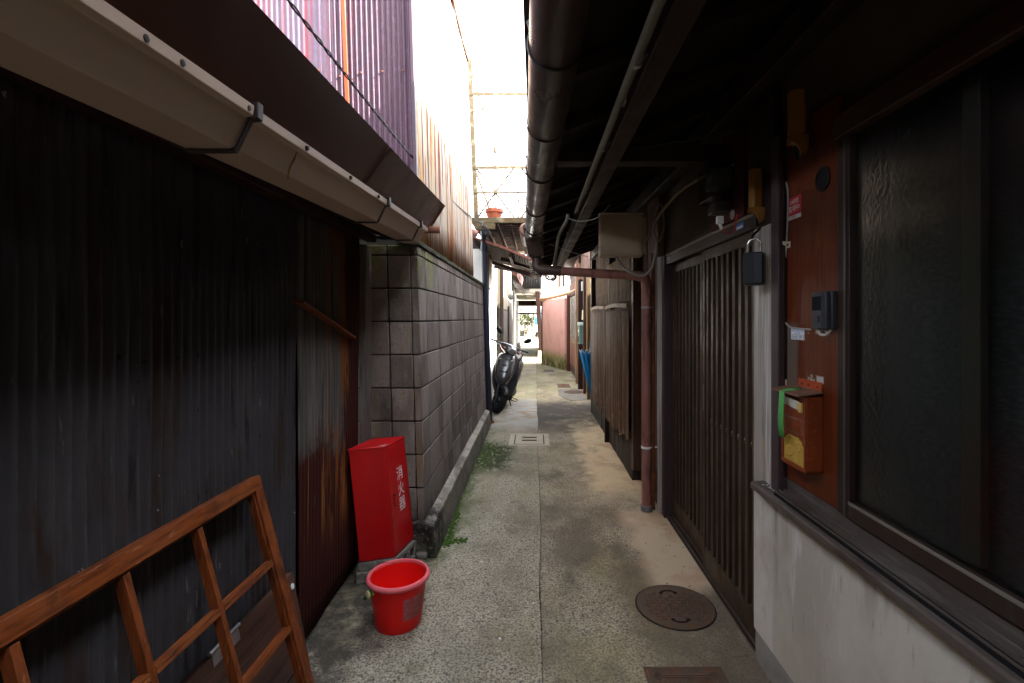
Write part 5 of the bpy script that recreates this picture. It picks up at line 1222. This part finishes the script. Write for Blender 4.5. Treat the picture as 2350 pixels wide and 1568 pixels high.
rail(Pf(1090, 442), Pf(1300, 442), .012, .01).build('rail', ang, pf)
mb = MB()
for u in (1099, 1106, 1115, 1128, 1140, 1152, 1165, 1178, 1190, 1203): mb.bar(Pf(u, 209), Pf(u, 223), .004, .004)
for u in (1097, 1108, 1119, 1130, 1145, 1160, 1172, 1186, 1200): mb.bar(Pf(u, 380), Pf(u, 391), .004, .004)
mb.build('rail_pins', ang, pf, smooth=0)
MB().tube(curve([Pf(1137, 219), Pf(1128, 234), Pf(1116, 246), Pf(1098, 254), Pf(1085, 257)], 5), .008, 8).build('curved_brace', ang, pf)
for a, b in (((1094, 388), (1137, 442)), ((1137, 442), (1182, 502)), ((1178, 388), (1137, 442)), ((1137, 442), (1096, 500)), ((1198, 388), (1216, 412)), ((1216, 470), (1195, 502))): rail(Pf(*a, PF + .035), Pf(*b, PF + .035), .014, .006).build('brace', ang, pf)
rail(Pf(1189, 388, PF + .03), Pf(1189, 502, PF + .03), .010, .01).build('baluster', ang, pf)
MB().tube(curve([Pf(1139, 414), Pf(1158, 408), Pf(1176, 392)], 5), .005, 6).build('curved_brace', ang, pf)
poleM = mat('weathered_bamboo_pole', (.14, .115, .08), .6, 0, [ly((.07, .05, .035), (20, 20, 30), (.5, .7), .7, 5)])
MB().tube([aty(1083, 165, 8.7), aty(1136, 340, 8.7)], .022, 10).build('diagonal_pole', poleM, pf)
MB().tube([aty(1137, 338, 8.7), aty(1137, 520, 8.7)], .024, 10).build('back_post', poleM, pf)
MB().lathe([(.02, 0), (.04, 0), (.04, .06), (.02, .06)], aty(1137, 350, 8.7), 12).build('pole_cap', ang, pf)
MB().tube([aty(1094, 395, 8.7), aty(1126, 484, 8.7)], .03, 8).build('diagonal_pole', poleM, pf)
terra = mat('terracotta', (.40, .105, .055), .75, 0, [ly((.52, .19, .12), (9, 9, 9), (.5, .7), .5, 5)])
ptc = aty(1134, 502, PF + .16); pot = thing('flower_pot', 'wide terracotta flower pot on the laundry platform', 'flower pot', ptc)
MB().lathe([(0, .002), (.090, 0), (.108, .072), (.122, .074), (.124, .118), (.117, .120), (.108, .10), (0, .095)], ptc, 36).build('body', terra, pot)
MB().lathe([(0, .098), (.108, .099), (.06, .104), (0, .106)], ptc, 20).build('soil', mat('dry_soil', (.06, .045, .03), .95), pot)
wp = thing('climbing_plant', 'dry climbing vine growing by the platform corner post', 'plant', aty(1097, 500, PF + .1))
stm = mat('dry_vine', (.12, .08, .04), .9); lfm = mat('vine_leaf', (.10, .12, .03), .8, 0, (), (), .4)
mb = MB(); lf_ = MB()
for k in range(7):
    a = aty(1096 + k * 3, 500, PF + .1 + .05 * k); b = aty(1093 + rnd.uniform(-2, 26), 400 + rnd.uniform(0, 60), PF + .12 + .1 * k)
    c_ = curve([a, a.lerp(b, .4) + V((rnd.uniform(-.05, .05), 0, .02)), b], 6); mb.tube(c_, .004, 5)
    for p in c_[::2]:
        d = V((rnd.uniform(-1, 1), rnd.uniform(-1, 1), rnd.uniform(-.5, .8))).normalized(); e = d.cross(V((.3, .5, .9))).normalized(); s_ = rnd.uniform(.012, .022)
        lf_.add([p, p + d * s_ + e * s_ * .5, p + d * s_ * 2, p + d * s_ - e * s_ * .5], [(0, 1, 2, 3)])
mb.build('stems', stm, wp); lf_.build('leaves', lfm, wp, smooth=0)
# sagging tin awning across the alley
aw_m = mat('dim_awning_tin', (.045, .036, .027), .7, .1, [ly((.07, .022, .012), (6, 6, 6), (.45, .62), .85, 5), ly((.02, .016, .014), (3, 9, 3), (.5, .7), .6, 4)])
aw = thing('tin_awning', 'sagging rusty corrugated awning spanning the alley below the platform', 'awning', (-.4, 7.4, 2.2))
nearL = [(1079, 543), (1106, 552), (1144, 564), (1177, 577), (1216, 594), (1262, 612)]; farL = [(1112, 592), (1138, 601), (1165, 609), (1190, 617), (1220, 626), (1254, 636)]
na = curve([aty(u, v, 6.6) for u, v in nearL], 12); fa = curve([aty(u, v, 8.4) for u, v in farL], 12); n_ = len(na) - 1
def awf(a, b):
    s = a * n_; i = min(int(s), n_ - 1); f = s - i
    p = na[i].lerp(na[i + 1], f).lerp(fa[i].lerp(fa[i + 1], f), b); return p + V((0, 0, .008 * math.sin(2 * math.pi * a * 30) + .012 * noise.noise(V((a * 5, b * 3, 0)))))
MB().grid(awf, 240, 10).build('sheet', aw_m, aw, smooth=60, solid=.002)
MB().loft([[p + V((0, -.012, -.018)), p + V((0, .0, -.018)), p + V((0, .0, .014)), p + V((0, -.012, .014))] for p in na]).build('front_edge', mat('rusty_pink_edge', (.26, .10, .075), .8, 0, [ly((.14, .05, .03), 20, (.45, .7), .8, 5)]), aw, smooth=50)
for u0, v0, u1, v1, y in ((1112, 590, 1225, 629, 8.45), (1150, 588, 1235, 612, 7.6)): MB().bar(aty(u0, v0 + 6, y), aty(u1, v1 + 6, y), .05, .06).build('batten', dwood, aw)
MB().bar(aty(1135, 612, 8.9), aty(1224, 632, 8.9), .05, .05).build('batten', dwood, aw)
br = aty(1172, 584, 6.9); MB().box(br.x - .02, br.x + .02, 6.7, 7.9, br.z - .07, br.z - .02).build('rafter', bwood, aw)
# gutter end on the corrugated house, rusty patch by the pole
ge = aty(1088, 535, 6.3); o = MB().tube([ge + V((-.05, .0, .02)), ge + V((.04, .0, -.02))], .05, 14).build('gutter_end', gb2); tag(o, 'short brown gutter stub by the top of the navy pole', 'gutter')
# twisted service wire to an insulator on the platform
A_, B_ = aty(640, -28, 1.45), aty(1104, 512, PF - .05); pa_, pb_ = [], []
for i in range(241):
    f = i / 240; p = A_.lerp(B_, f); p.z -= .10 * 4 * f * (1 - f); ph = f * 2 * math.pi * 30; q = V((math.cos(ph), 0, math.sin(ph))) * .0042
    pa_.append(p + q); pb_.append(p - q)
o = MB().tube(pa_, .0034, 5).tube(pb_, .0034, 5).build('service_wire', cable_b); tag(o, 'twisted black service wire strung from the upper left to the platform', 'wire')
ins = aty(1105, 514, PF - .07); t = thing('wire_insulator', 'small insulator clamp and coiled leads where the twisted wire ends', 'insulator', ins)
MB().lathe([(.0, -.03), (.02, -.03), (.024, -.01), (.015, 0), (.024, .01), (.02, .03), (0, .03)], ins, 14).build('body', mat('brown_porcelain', (.12, .10, .09), .3), t)
mb = MB()
for k in range(4): mb.tube(curve([ins + V((.02, 0, 0)), ins + V((.06 + .02 * k, 0, -.06 - .02 * k)), ins + V((.10, 0, -.10)), ins + V((.05 + .02 * k, 0, -.14)), ins + V((.0, .02, -.06 + .02 * k))], 6), .005, 6)
mb.build('leads', cable_b, t)
# coiled white pipe lamp shape behind the elbow and tangled leads
cc0, cc1 = aty(1225, 598, 5.0), aty(1235, 638, 5.0)
t = thing('wrapped_pipe', 'pale pipe end wrapped with coiled wire below the hopper', 'pipe', cc1)
MB().tube([cc0, cc0.lerp(cc1, .5), cc1], [.048, .052, .045], 16).build('pipe_end', mat('pale_plastic', (.52, .48, .40), .5), t)
hx_ = []
for k in range(140):
    f = k / 139; c = cc0.lerp(cc1, .1 + .75 * f); a = f * 2 * math.pi * 7; hx_.append(c + V((math.cos(a) * .056, math.sin(a) * .056, 0)))
MB().tube(hx_, .004, 6).build('coiled_wire', cable_b, t)
mb = MB(); r3 = random.Random(9)
for k in range(5):
    c = [aty(1262 + r3.uniform(-8, 8), 622, 5.6), aty(1255 + r3.uniform(-6, 14), 636 + r3.uniform(-4, 4), 5.55), aty(1266 + r3.uniform(-8, 8), 645 + r3.uniform(-3, 3), 5.5), aty(1276 + r3.uniform(-6, 4), 636, 5.55), aty(1268, 624, 5.6)]
    mb.tube(curve(c, 6), .006, 6)
mb.tube(curve([aty(1256, 640, 5.5), aty(1250, 652, 5.5), aty(1246, 656, 5.5)], 4), [.006] * 8 + [.015], 8)
o = mb.build('cable_tangle', cable_b); tag(o, 'tangle of black cables hanging under the eave before the white wall', 'cable')
cable('cable', [aty(1236, 604, 4.9), aty(1226, 618, 4.9), aty(1240, 627, 4.95), aty(1258, 625, 5.3), aty(1266, 618, 5.6)], .006, cable_m, 'pale wire looped from the wrapped pipe to the cable tangle')
# ------------------------------------------------------------------ right side beyond the screens
um = thing('umbrella', 'closed sky blue umbrella hanging tip down at the end of the bamboo screen', 'umbrella', (.80, 7.6, .3))
bl_m = mat('sky_blue_nylon', (.025, .33, .80), .5, 0, [ly((.018, .24, .64), (9, 9, 3), (.45, .7), .6, 4)], [('noise', 300, 2, .001)])
ub = aty(1355, 905, 7.55); ut = aty(1357, 786, 7.55); axd = (ut - ub)
mb = MB(); rings = []
for i in range(15):
    f = i / 14; z = .03 + f * .60; c = ub + V((-.06 * f ** 1.3, 0, z * 1.04)); ring = []
    for k in range(48):
        a = 2 * math.pi * k / 48; fl = .5 + .5 * math.cos(8 * a + f * 1.2)
        r = (.012 + .092 * f ** .85) * (.62 + .38 * fl) ; ring.append(c + V((math.cos(a) * r * 1.12, math.sin(a) * r, .035 * f * math.cos(8 * a + f * 1.2))))
    rings.append(ring)
mb.loft(rings, caps=False); mb.build('canopy', bl_m, um, smooth=80, solid=.0015)
hem = rings[-1]; MB().tube(hem + [hem[0]], .0045, 6).build('hem', mat('pale_hem', (.45, .55, .62), .6), um)
MB().tube([ub + V((0, 0, -.02)), ub + V((0, 0, .05))], .007, 8).build('ferrule', mat('blue_ferrule', (.05, .25, .5), .4), um)
MB().tube([ub + V((-.03, 0, .45)), ut + V((-.012, 0, -.05))], .006, 8).build('shaft', steel, um)
MB().tube([ut + V((-.012, 0, -.10)), ut + V((-.006, 0, .0)), ut + V((-.004, 0, .01))], [.011, .012, .004], 10).build('handle', mat('blue_grip', (.06, .22, .42), .4), um)
# back fence closing the gap; far boards raised to block the sun
fp_ = thing('board_fence', 'dark board fence closing the gap beyond the bamboo screens, far end raised to block sun', 'fence', (.98, 8.6, 0))
mb = MB(); y = 7.43
while y < 10.46:
    mb.box(.985, 1.01, y, min(10.46, y + .14), 0, 1.86 if y < 8.9 else 2.95); y += .145
mb.build('boards', pk, fp_, bevel=.002, seg=1)
MB().box(.965, .985, 7.43, 10.3, 1.2, 1.26).build('rail', bwood, fp_)
for i, (yy, ww, mm) in enumerate(((7.9, .045, bwood), (8.5, .06, wood('olive_post', (.16, .11, .05), (.07, .05, .025))), (9.15, .05, bwood))):
    o = MB().box(.905, .905 + ww, yy, yy + ww, 0, 2.25).build('slim_post', mm, bevel=.003); tag(o, ('slim brown post just behind the blue umbrella', 'slim ochre post between the umbrella and the green mailbox', 'slim brown post just before the green mailbox')[i], 'post')
gm = thing('mailbox', 'dull green metal mailbox on a dark post beyond the umbrella', 'mailbox', (.87, 9.6, 1.0))
gg = mat('grey_green_enamel', (.085, .165, .15), .45, 0, [ly((.12, .22, .2), (9, 9, 9), (.5, .7), .5)])
a = aty(1329, 790, 9.5); b = aty(1342, 745, 9.5)
MB().box(a.x, b.x, 9.5, 9.74, a.z, b.z - .02).build('body', gg, gm, bevel=.008)
MB().prism([(-.02, 0), (.25, 0), (.25, .05), (.12, .065), (-.02, .02)], (a.x - .012, 9.5, b.z - .02), (0, 1, 0), (0, 0, 1), (b.x - a.x + .014, 0, 0)).build('lid', mat('pale_green_lid', (.28, .36, .33), .5), gm, bevel=.003)
MB().box(a.x - .003, a.x + .002, 9.53, 9.71, a.z + .03, a.z + .15).build('window', dark, gm)
MB().box(a.x - .004, a.x + .002, 9.56, 9.68, a.z + .24, a.z + .28).build('name_plate', white_p, gm)
o = MB().box(a.x + .005, a.x + .10, 9.75, 9.85, 0, 2.2).build('dark_post', dwood, bevel=.004); tag(o, 'dark post carrying the green mailbox', 'post')
sm_ = thing('electricity_meter', 'small grey meter on the post above the green mailbox', 'meter', aty(1338, 660, 9.7))
p = aty(1334, 668, 9.7); q = aty(1344, 647, 9.7)
MB().box(p.x, q.x + .01, 9.6, 9.72, p.z, q.z).build('case', mat('meter_case', (.42, .42, .42), .5), sm_, bevel=.006)
MB().box(p.x + .03, q.x - .0, 9.594, 9.6, p.z + .07, q.z - .01).build('dial_window', black, sm_)
mb = MB()
for k in range(5): mb.tube(curve([aty(1340 + r3.uniform(-4, 8), 668, 9.5), aty(1345 + r3.uniform(-6, 8), 680 + r3.uniform(-4, 4), 9.45), aty(1350 + r3.uniform(-8, 3), 690, 9.5), aty(1342 + r3.uniform(-3, 3), 700, 9.6)], 5), .009, 6)
mb.tube([aty(1341, 690, 9.6), aty(1339, 740, 9.6)], .012, 8)
o = mb.build('cable_tangle', cable_b); tag(o, 'knot of cables hanging below the small grey meter', 'cable')
o = MB().tube([aty(1338.5, 712, 9.55), aty(1337.5, 734, 9.55)], .022, 10).build('cable_sleeve', mat('ivory_sleeve', (.62, .58, .42), .5)); tag(o, 'ivory sleeve on the cable above the green mailbox', 'sleeve')
cable('cable', [aty(1353, 640, 7.45), aty(1355, 655, 7.45), aty(1362, 665, 7.45), aty(1357, 680, 7.45), aty(1356, 700, 7.45)], .006, cable_m, 'pale wire down the far end of the plank wall')

# brown house with glazed door
dh = thing('brown_house', 'house with a narrow frosted glass door between the pink wall and the meter', 'house', (1.4, 12, 0))
D = lambda n, x0, x1, y0, y1, z0, z1, m, bev=.003, par=dh: MB().box(x0, x1, y0, y1, z0, z1).build(n, m, par, bevel=bev)
palew = wood('pale_pinkish_post', (.24, .13, .085), (.16, .08, .055), (40, 40, 3), weather=(.22, .18, .10))
D('corner_post', .885, .99, 10.60, 10.78, 0, 2.62, palew, .004)
D('dark_post', .985, 1.10, 10.45, 10.62, 0, 2.62, dwood, .004)
gd = D('glass_door', .945, .975, 10.80, 13.05, .02, .22, alu, .003)
D('bottom_panel', .95, .97, 10.86, 12.98, .221, .80, mat('brown_door_panel', (.23, .10, .065), .6, 0, [ly((.15, .06, .04), 4, (.45, .7), .5)]), .003, gd)
D('mid_rail', .944, .976, 10.80, 13.05, .801, .93, mat('tan_rail', (.22, .145, .09), .5), .003, gd)
D('stile', .943, .977, 12.98, 13.06, .22, 1.98, mat('cream_stile', (.50, .44, .30), .5), .003, gd)
D('stile', .943, .977, 10.79, 10.86, .22, 1.98, mat('brown_stile', (.18, .10, .06), .5), .003, gd)
fg = mat('patterned_glass', (.13, .18, .18), .16, .0, [ly((.26, .34, .34), (60, 14, 22), (.52, .64), .8, 3), ly((.03, .05, .05), (30, 9, 12), (.5, .66), .7, 3, o=4)], [('noise', (60, 14, 22), 3, .02)])
D('pane', .955, .965, 10.86, 12.98, .93, 1.98, fg, 0, gd)
D('jamb', .86, .98, 13.10, 13.34, 0, 2.05, mat('red_brown_post', (.085, .022, .016), .6, 0, [ly((.05, .015, .012), (20, 20, 3), (.45, .7), .7)]), .004)
D('lintel', .93, .99, 10.80, 13.4, 2.0, 2.09, bwood, .004)
D('transom_board', .955, .985, 10.80, 13.5, 2.10, 2.34, mat('pinkish_board', (.17, .085, .058), .7, 0, [ly((.11, .055, .04), 9, (.45, .7), .6)]), .003)
vsm = mat('grey_slats', (.20, .18, .165), .7)
for k in range(9): MB().box(.95, .985, 10.85 + k * .28, 10.97 + k * .28, 2.36, 2.48).build('vent_slat', vsm, dh)
D('upper_board', .955, .985, 10.80, 13.5, 2.50, 2.78, bwood, .003)
D('wall', 1.1, 3.2, 10.46, 14.6, 0, 3.2, dark, 0)
MB().prism([(.62, 2.80), (.62, 2.84), (3.4, 3.75), (3.4, 3.7)], (0, 10.3, 0), (1, 0, 0), (0, 0, 1), (0, 4.3, 0)).build('roof', tile, dh, smooth=0)
# pink house
pk_m = mat('pink_plaster', (.74, .40, .33), .85, 0, [ly((.62, .29, .235), (2.5, 2.5, 1.5), (.45, .7), .6, 5), ly((.80, .52, .45), (4, 4, 1.2), (.55, .72), .6, 5, o=2),
    ly((.20, .20, .055), (5, 5, 3), (.22, .50), .95, 6, z=(.62, .22), w=.3, o=4), ly((.05, .05, .022), (6, 6, 4), (.38, .60), .9, 6, z=(.36, .08), w=.2, o=5), ly((.40, .24, .21), (2, 2, 2), (.50, .72), .75, 6, z=(.8, 1.0, 1.3, 1.5), o=6),
    ly((.42, .2, .16), (14, 14, 5), (.66, .76), .6, 5, o=8)], [('noise', 40, 4, .003)])
ph = thing('pink_house', 'pink plastered house wall with mossy green base where the alley bends', 'house', (.5, 14.2, 0))
pa0, pb0 = V((.215, 15.15, 0)), V((.80, 13.36, 0)); pd = (pb0 - pa0); pnn = V((-pd.y, pd.x, 0)).normalized()
MB().obox(pa0, pd, V((.9, .3, 0)), V((0, 0, 1.985))).build('wall', pk_m, ph, bevel=.01)
MB().obox(pa0 + V((-.02, .02, 0)), V((.03, .0, 0)), V((.0, -.08, 0)), V((0, 0, 2.0))).build('edge_board', dwood, ph)
wup = mat('white_upper_plaster', (.78, .75, .68), .85, 0, [ly((.62, .55, .42), (3, 3, 1.2), (.55, .75), .5, 5)])
MB().box(.20, 2.2, 15.0, 16.5, 1.99, 4.2).build('upper_wall', wup, ph, smooth=0)
bp = [aty(1240, 687, 15.1), aty(1262, 684, 14.6), aty(1285, 679, 14.0), aty(1308, 672, 13.2), aty(1328, 665, 11.0), aty(1341, 663, 9.9)]
MB().tube(curve(bp, 8), .045, 12).build('bamboo_rail', mat('golden_bamboo', (.42, .25, .11), .5, 0, [ly((.28, .14, .06), (9, 9, 9), (.5, .7), .6, 5)]), ph)
for k in range(2): MB().obox(V((.75 - .10 * k, 13.4 + .3 * k, 2.3)), V((.05, .0, 0)), V((0, .06, 0)), V((0, 0, .9))).build('drain_strip', rustm, ph)
# passage house across the end
ps = thing('passage_house', 'house bridging the alley end with a dark fascia and white-lined passage', 'house', (-.3, 21, 0))
P = lambda n, x0, x1, y0, y1, z0, z1, m, bev=.004: MB().box(x0, x1, y0, y1, z0, z1).build(n, m, ps, bevel=bev)
redw = wood('red_brown_post_wood', (.028, .010, .006), (.012, .005, .004), (40, 40, 4))
P('left_wall', -1.6, -.86, 18.0, 23.8, 0, 2.6, mat('dark_slate_boards', (.045, .043, .042), .8, 0, [ly((.09, .085, .08), (2, 12, 1), (.5, .7), .7)]), 0)
P('left_post', -.90, -.76, 18.02, 18.2, .22, 2.35, redw); P('post_footing', -.92, -.74, 17.98, 18.24, 0, .219, pc)
P('tile_wall', -.855, -.80, 18.3, 23.6, .3, 2.2, mat('pale_tile', (.38, .36, .33), .6, 0, [ly((.2, .19, .17), (6, 6, 6), (.48, .6), .6)]), 0); P('tile_base', -.855, -.70, 18.3, 23.8, 0, .29, pc)
P('right_wall', .30, 1.6, 17.9, 23.8, 0, 2.6, mat('dark_brown_boards', (.06, .035, .025), .8), 0)
MB().obox(V((.285, 17.6, .25)), V((-.0, .2, 0)), V((-.16, 0, 0)), V((-.12, 0, 2.15))).build('right_post', redw, ps, bevel=.004); P('post_footing', .10, .30, 17.55, 17.85, 0, .249, pc)
P('ceiling', -.80, .22, 18.1, 23.7, 2.30, 2.34, mat('white_ceiling', (.62, .58, .50), .8, 0, [ly((.42, .38, .31), (5, 3, 1), (.5, .7), .5)]), 0)
P('lintel', -.95, .35, 17.85, 18.05, 2.36, 2.50, mat('pale_lintel', (.24, .22, .19), .7))
P('far_lintel', -.95, .35, 23.7, 23.9, 2.02, 2.29, redw); P('transom_bar', -.95, .35, 23.72, 23.85, 1.62, 1.70, redw)
corr((-1.0, 17.75, 2.50), (1, 0, 0), (0, 0, 1), (0, -1, 0), 1.5, .72, .06, .01, 2, 0, sx=6).build('fascia', mat('black_fascia', (.014, .013, .013), .6), ps, smooth=60, solid=.002)
corr((-1.0, 17.05, 3.22), (1, 0, 0), (0, .9, .36), (0, -.37, .93), 1.55, .8, .075, .014, 2, 0, sx=8).build('rusty_awning', mat('rusty_red_tin', (.26, .085, .055), .75, 0, [ly((.42, .30, .24), (20, 3, 3), (.5, .7), .7, 4), ly((.10, .04, .025), (9, 3, 3), (.5, .7), .8, 5)]), ps, smooth=60, solid=.003)
P('upper_wall', -2.5, 1.2, 18.4, 23.7, 2.62, 4.4, mat('brown_upper_wall', (.12, .09, .075), .85, 0, [ly((.2, .16, .14), 3, (.45, .7), .6)]), 0)
for z in (3.42, 3.66): MB().tube([(-1.1, 16.95, z), (.5, 16.95, z + .04)], .045, 10).build('gutter_pipe', mat('grey_pipe', (.22, .20, .18), .5), ps)
for k in range(4): MB().box(-.75 + k * .4, -.70 + k * .4, 16.9, 17.0, 3.36, 3.78).build('pipe_bracket', steel, ps)
MB().prism([(-1.4, 4.35), (-1.4, 4.42), (1.6, 4.42), (1.6, 4.35)], (0, 16.8, 0), (1, 0, 0), (0, 0, 1), (0, 7, 0)).build('roof', tile, ps, smooth=0)
MB().tube(curve([(-.62, 17.7, 3.05), (-.50, 17.65, 2.9), (-.50, 17.65, 2.72), (-.56, 17.65, 2.62), (-.66, 17.65, 2.66)], 5), .06, 10).build('vent_bend', mat('pink_vent', (.42, .25, .22), .5), ps)

# ------------------------------------------------------------------ yard beyond: truck, fence, shrub, building
tk = thing('truck', 'small blue and white truck parked in the sunny yard past the passage', 'truck', (.75, 38.5, 0))
tb = mat('truck_blue', (.015, .11, .36), .35, .1, coat=.5); tw = mat('truck_white', (.66, .67, .68), .35, 0, coat=.4)
TX, TY = -.06, 36.5
def tkb(n, x0, x1, y0, y1, z0, z1, m, bev=.03, par=tk): return MB().box(TX + x0, TX + x1, TY + y0, TY + y1, z0, z1).build(n, m, par, bevel=bev)
MB().prism([(0, .95), (0, 1.35), (.28, 2.22), (.40, 2.32), (1.55, 2.32), (1.55, .55), (.05, .55)], (TX, TY, 0), (0, 1, 0), (0, 0, 1), (1.62, 0, 0)).build('cab', tw, tk, bevel=.05)
tkb('blue_band', -.004, 1.624, -.012, 1.2, .95, 1.50, tb, .02); tkb('bumper', -.02, 1.64, -.09, .1, .42, .70, tw); tkb('red_stripe', -.022, 1.642, -.093, -.085, .70, .74, mat('truck_red', (.5, .10, .06), .4), .002)
MB().obox(V((TX + .10, TY + .056, 1.53)), V((1.42, 0, 0)), V((0, .210, .65)), V((0, -.02, .006))).build('windscreen', mat('dark_windscreen', (.10, .13, .16), .06, 0, coat=.5), tk, bevel=.01)
for x in (.18, 1.28): tkb('headlight', x, x + .22, -.03, .02, .76, .92, mat('lamp_glass', (.55, .56, .56), .15), .02)
for x in (.05, 1.35):
    for y in (.55, 3.3):
        MB().lathe([(.20, -.09), (.30, -.10), (.345, -.06), (.345, .06), (.30, .10), (.20, .09)], (TX + x + .10, TY + y, .345), 28, Matrix.Rotation(R(90), 3, 'Y')).lathe([(0, -.07), (.2, -.08), (.2, .08), (0, .07)], (TX + x + .10, TY + y, .345), 20, Matrix.Rotation(R(90), 3, 'Y')).build('wheel', tyre_m, tk)
tkb('cargo_bed', -.02, 1.64, 1.75, 4.6, .75, 1.25, tw); tkb('chassis', .2, 1.4, .3, 4.5, .5, .74, black)
MB().tube(curve([(TX + .02, TY + .12, 1.30), (TX - .18, TY + .05, 1.5), (TX - .22, TY + .05, 1.75)], 5), .016, 8).build('mirror_arm', black, tk)
tkb('mirror', -.33, -.12, .0, .06, 1.52, 1.92, mat('mirror_grey', (.35, .36, .37), .3), .02)
wf_ = thing('garden_fence', 'pale wooden garden fence in the bright yard beside the truck', 'fence', (-.9, 40, 0))
mb = MB()
for k in range(16): mb.box(-1.72 + k * .115, -1.66 + k * .115, 40.0, 40.03, .05, 1.35 + .05 * math.sin(k * 2.1))
mb.build('pickets', mat('pale_picket', (.34, .31, .26), .8), wf_); mb = MB().box(-1.75, .1, 40.03, 40.07, .4, .48).box(-1.75, .1, 40.03, 40.07, 1.0, 1.08); mb.build('rails', mat('grey_rail', (.25, .23, .2), .8), wf_)
def bush(name, c, rx, rz, n, label, m, cat='shrub'):
    t = thing(name, label, cat, (c[0], c[1], 0)); mb = MB(); br_ = MB()
    for k in range(9):
        a = rnd.uniform(0, 6.28); br_.tube([V((c[0], c[1], 0)), V((c[0] + .3 * rx * math.cos(a), c[1] + .3 * rx * math.sin(a), c[2] * .6)), V((c[0] + .8 * rx * math.cos(a), c[1] + .8 * rx * math.sin(a), c[2] + rnd.uniform(-.2, .6) * rz))], [.03, .02, .006], 6)
    br_.build('trunk', mat('twig', (.08, .06, .04), .9), t)
    cl_ = [V((rnd.gauss(0, .45) * rx, rnd.gauss(0, .45) * rx, rnd.gauss(0, .45) * rz)) for _ in range(16)]
    for k in range(n):
        p = V(c) + rnd.choice(cl_) + V((rnd.gauss(0, .16) * rx, rnd.gauss(0, .16) * rx, rnd.gauss(0, .16) * rz))
        d = V((rnd.uniform(-1, 1), rnd.uniform(-1, 1), rnd.uniform(-.6, 1))).normalized(); e = d.cross(V((.2, .4, .9))).normalized(); s = rnd.uniform(.035, .075)
        mb.add([p, p + d * s + e * s * .45, p + d * s * 2, p + d * s - e * s * .45], [(0, 1, 2, 3)])
    mb.build('crown', m, t, smooth=0); return t
lg = mat('garden_leaf', (.030, .045, .016), .6, 0, (), (), .5)
bush('shrub', (-.75, 39.4, 1.35), .75, .75, 2600, 'loose green shrub in front of the pale garden fence', lg)
bush('shrub', (.15, 41.0, 1.5), .7, .9, 1800, 'smaller green shrub behind the truck mirror', lg)
o = MB().prism(rr(.17, .17, .03), (-1.05, 38.9, .0), (1, 0, 0), (0, 1, 0), (0, 0, .42)).build('plant_tub', mat('dark_tub', (.03, .035, .045), .6), bevel=.01); tag(o, 'dark plant tub standing in front of the garden fence', 'tub')
yb_h = thing('yellow_house', 'pale yellow house at the left of the sunny yard', 'house', (-3, 40, 0))
MB().box(-6, -1.55, 30, 46, 0, 4.5).build('wall', mat('pale_yellow_render', (.62, .54, .32), .85, 0, [ly((.5, .42, .25), 1.5, (.45, .7), .5)]), yb_h, smooth=0)
MB().box(-1.55, -1.40, 33, 33.15, 0, 3.0).build('downpipe', white_p, yb_h); MB().box(-6.3, -1.2, 29.8, 46, 4.5, 4.65).build('roof', tile, yb_h)
bh = thing('far_house', 'bright house closing the far end of the yard', 'house', (2, 52, 0))
MB().box(-8, 14, 52, 58, 0, 6).build('wall', mat('far_render', (.62, .60, .55), .85, 0, [ly((.45, .43, .38), .8, (.45, .7), .5)]), bh, smooth=0)
for k in range(5): MB().box(-3 + k * 2.2, -1.8 + k * 2.2, 51.94, 52.02, 1.2, 2.6).build('window', mat('far_glass', (.16, .18, .2), .15), bh)
MB().prism([(51.2, 6.0), (55, 7.6), (58.8, 6.0)], (-8.5, 0, 0), (0, 1, 0), (0, 0, 1), (23, 0, 0)).build('roof', tile, bh, smooth=0)
# tiled roof seen beyond the platform
tr_ = thing('tiled_house', 'house with a sunlit grey tiled roof seen past the platform railing', 'house', (.6, 16.5, 3.4))
til = mat('sunlit_grey_tile', (.30, .31, .33), .4, 0, [ly((.2, .2, .21), (3, 3, 3), (.45, .7), .6)], (), .15)
mb = MB()
for i in range(14):
    for j in range(9):
        x0 = -.75 + i * .26; y0 = 17.6 + j * .28; z0 = 5.2 + j * .115
        mb.loft([[V((x0 + .26 * a, y0 + dy, z0 + dz + .035 * math.cos(2 * math.pi * a))) for a in [k / 8 for k in range(9)]] + [V((x0 + .26, y0 + dy, z0 + dz - .06)), V((x0, y0 + dy, z0 + dz - .06))] for dy, dz in ((-.02, 0), (.28, .105))])
mb.build('roof', til, tr_, smooth=40)
MB().tube([(-.8, 20.1, 6.24), (3, 20.1, 6.24)], .11, 12).build('ridge', mat('ridge_tile', (.14, .14, .15), .5), tr_)
MB().box(-.7, 2.9, 17.9, 20.3, 4.43, 5.15).build('wall', wup, tr_, smooth=0)

# ------------------------------------------------------------------ unseen house added behind the viewpoint to cut light from the rear
bkh = thing('light_blocking_house', 'unseen dark house added behind the viewpoint to block light from the rear', 'house', (0, -6.2, 0))
MB().box(-4, 4, -7.4, -5.0, 0, 4.2).build('wall', mat('dark_blocker_wall', (.05, .036, .028), .9), bkh, smooth=0)
MB().prism([(-4.7, 4.2), (-6.2, 5.0), (-7.7, 4.2)], (-4.2, 0, 0), (0, 1, 0), (0, 0, 1), (8.4, 0, 0)).build('roof', tile, bkh, smooth=0)
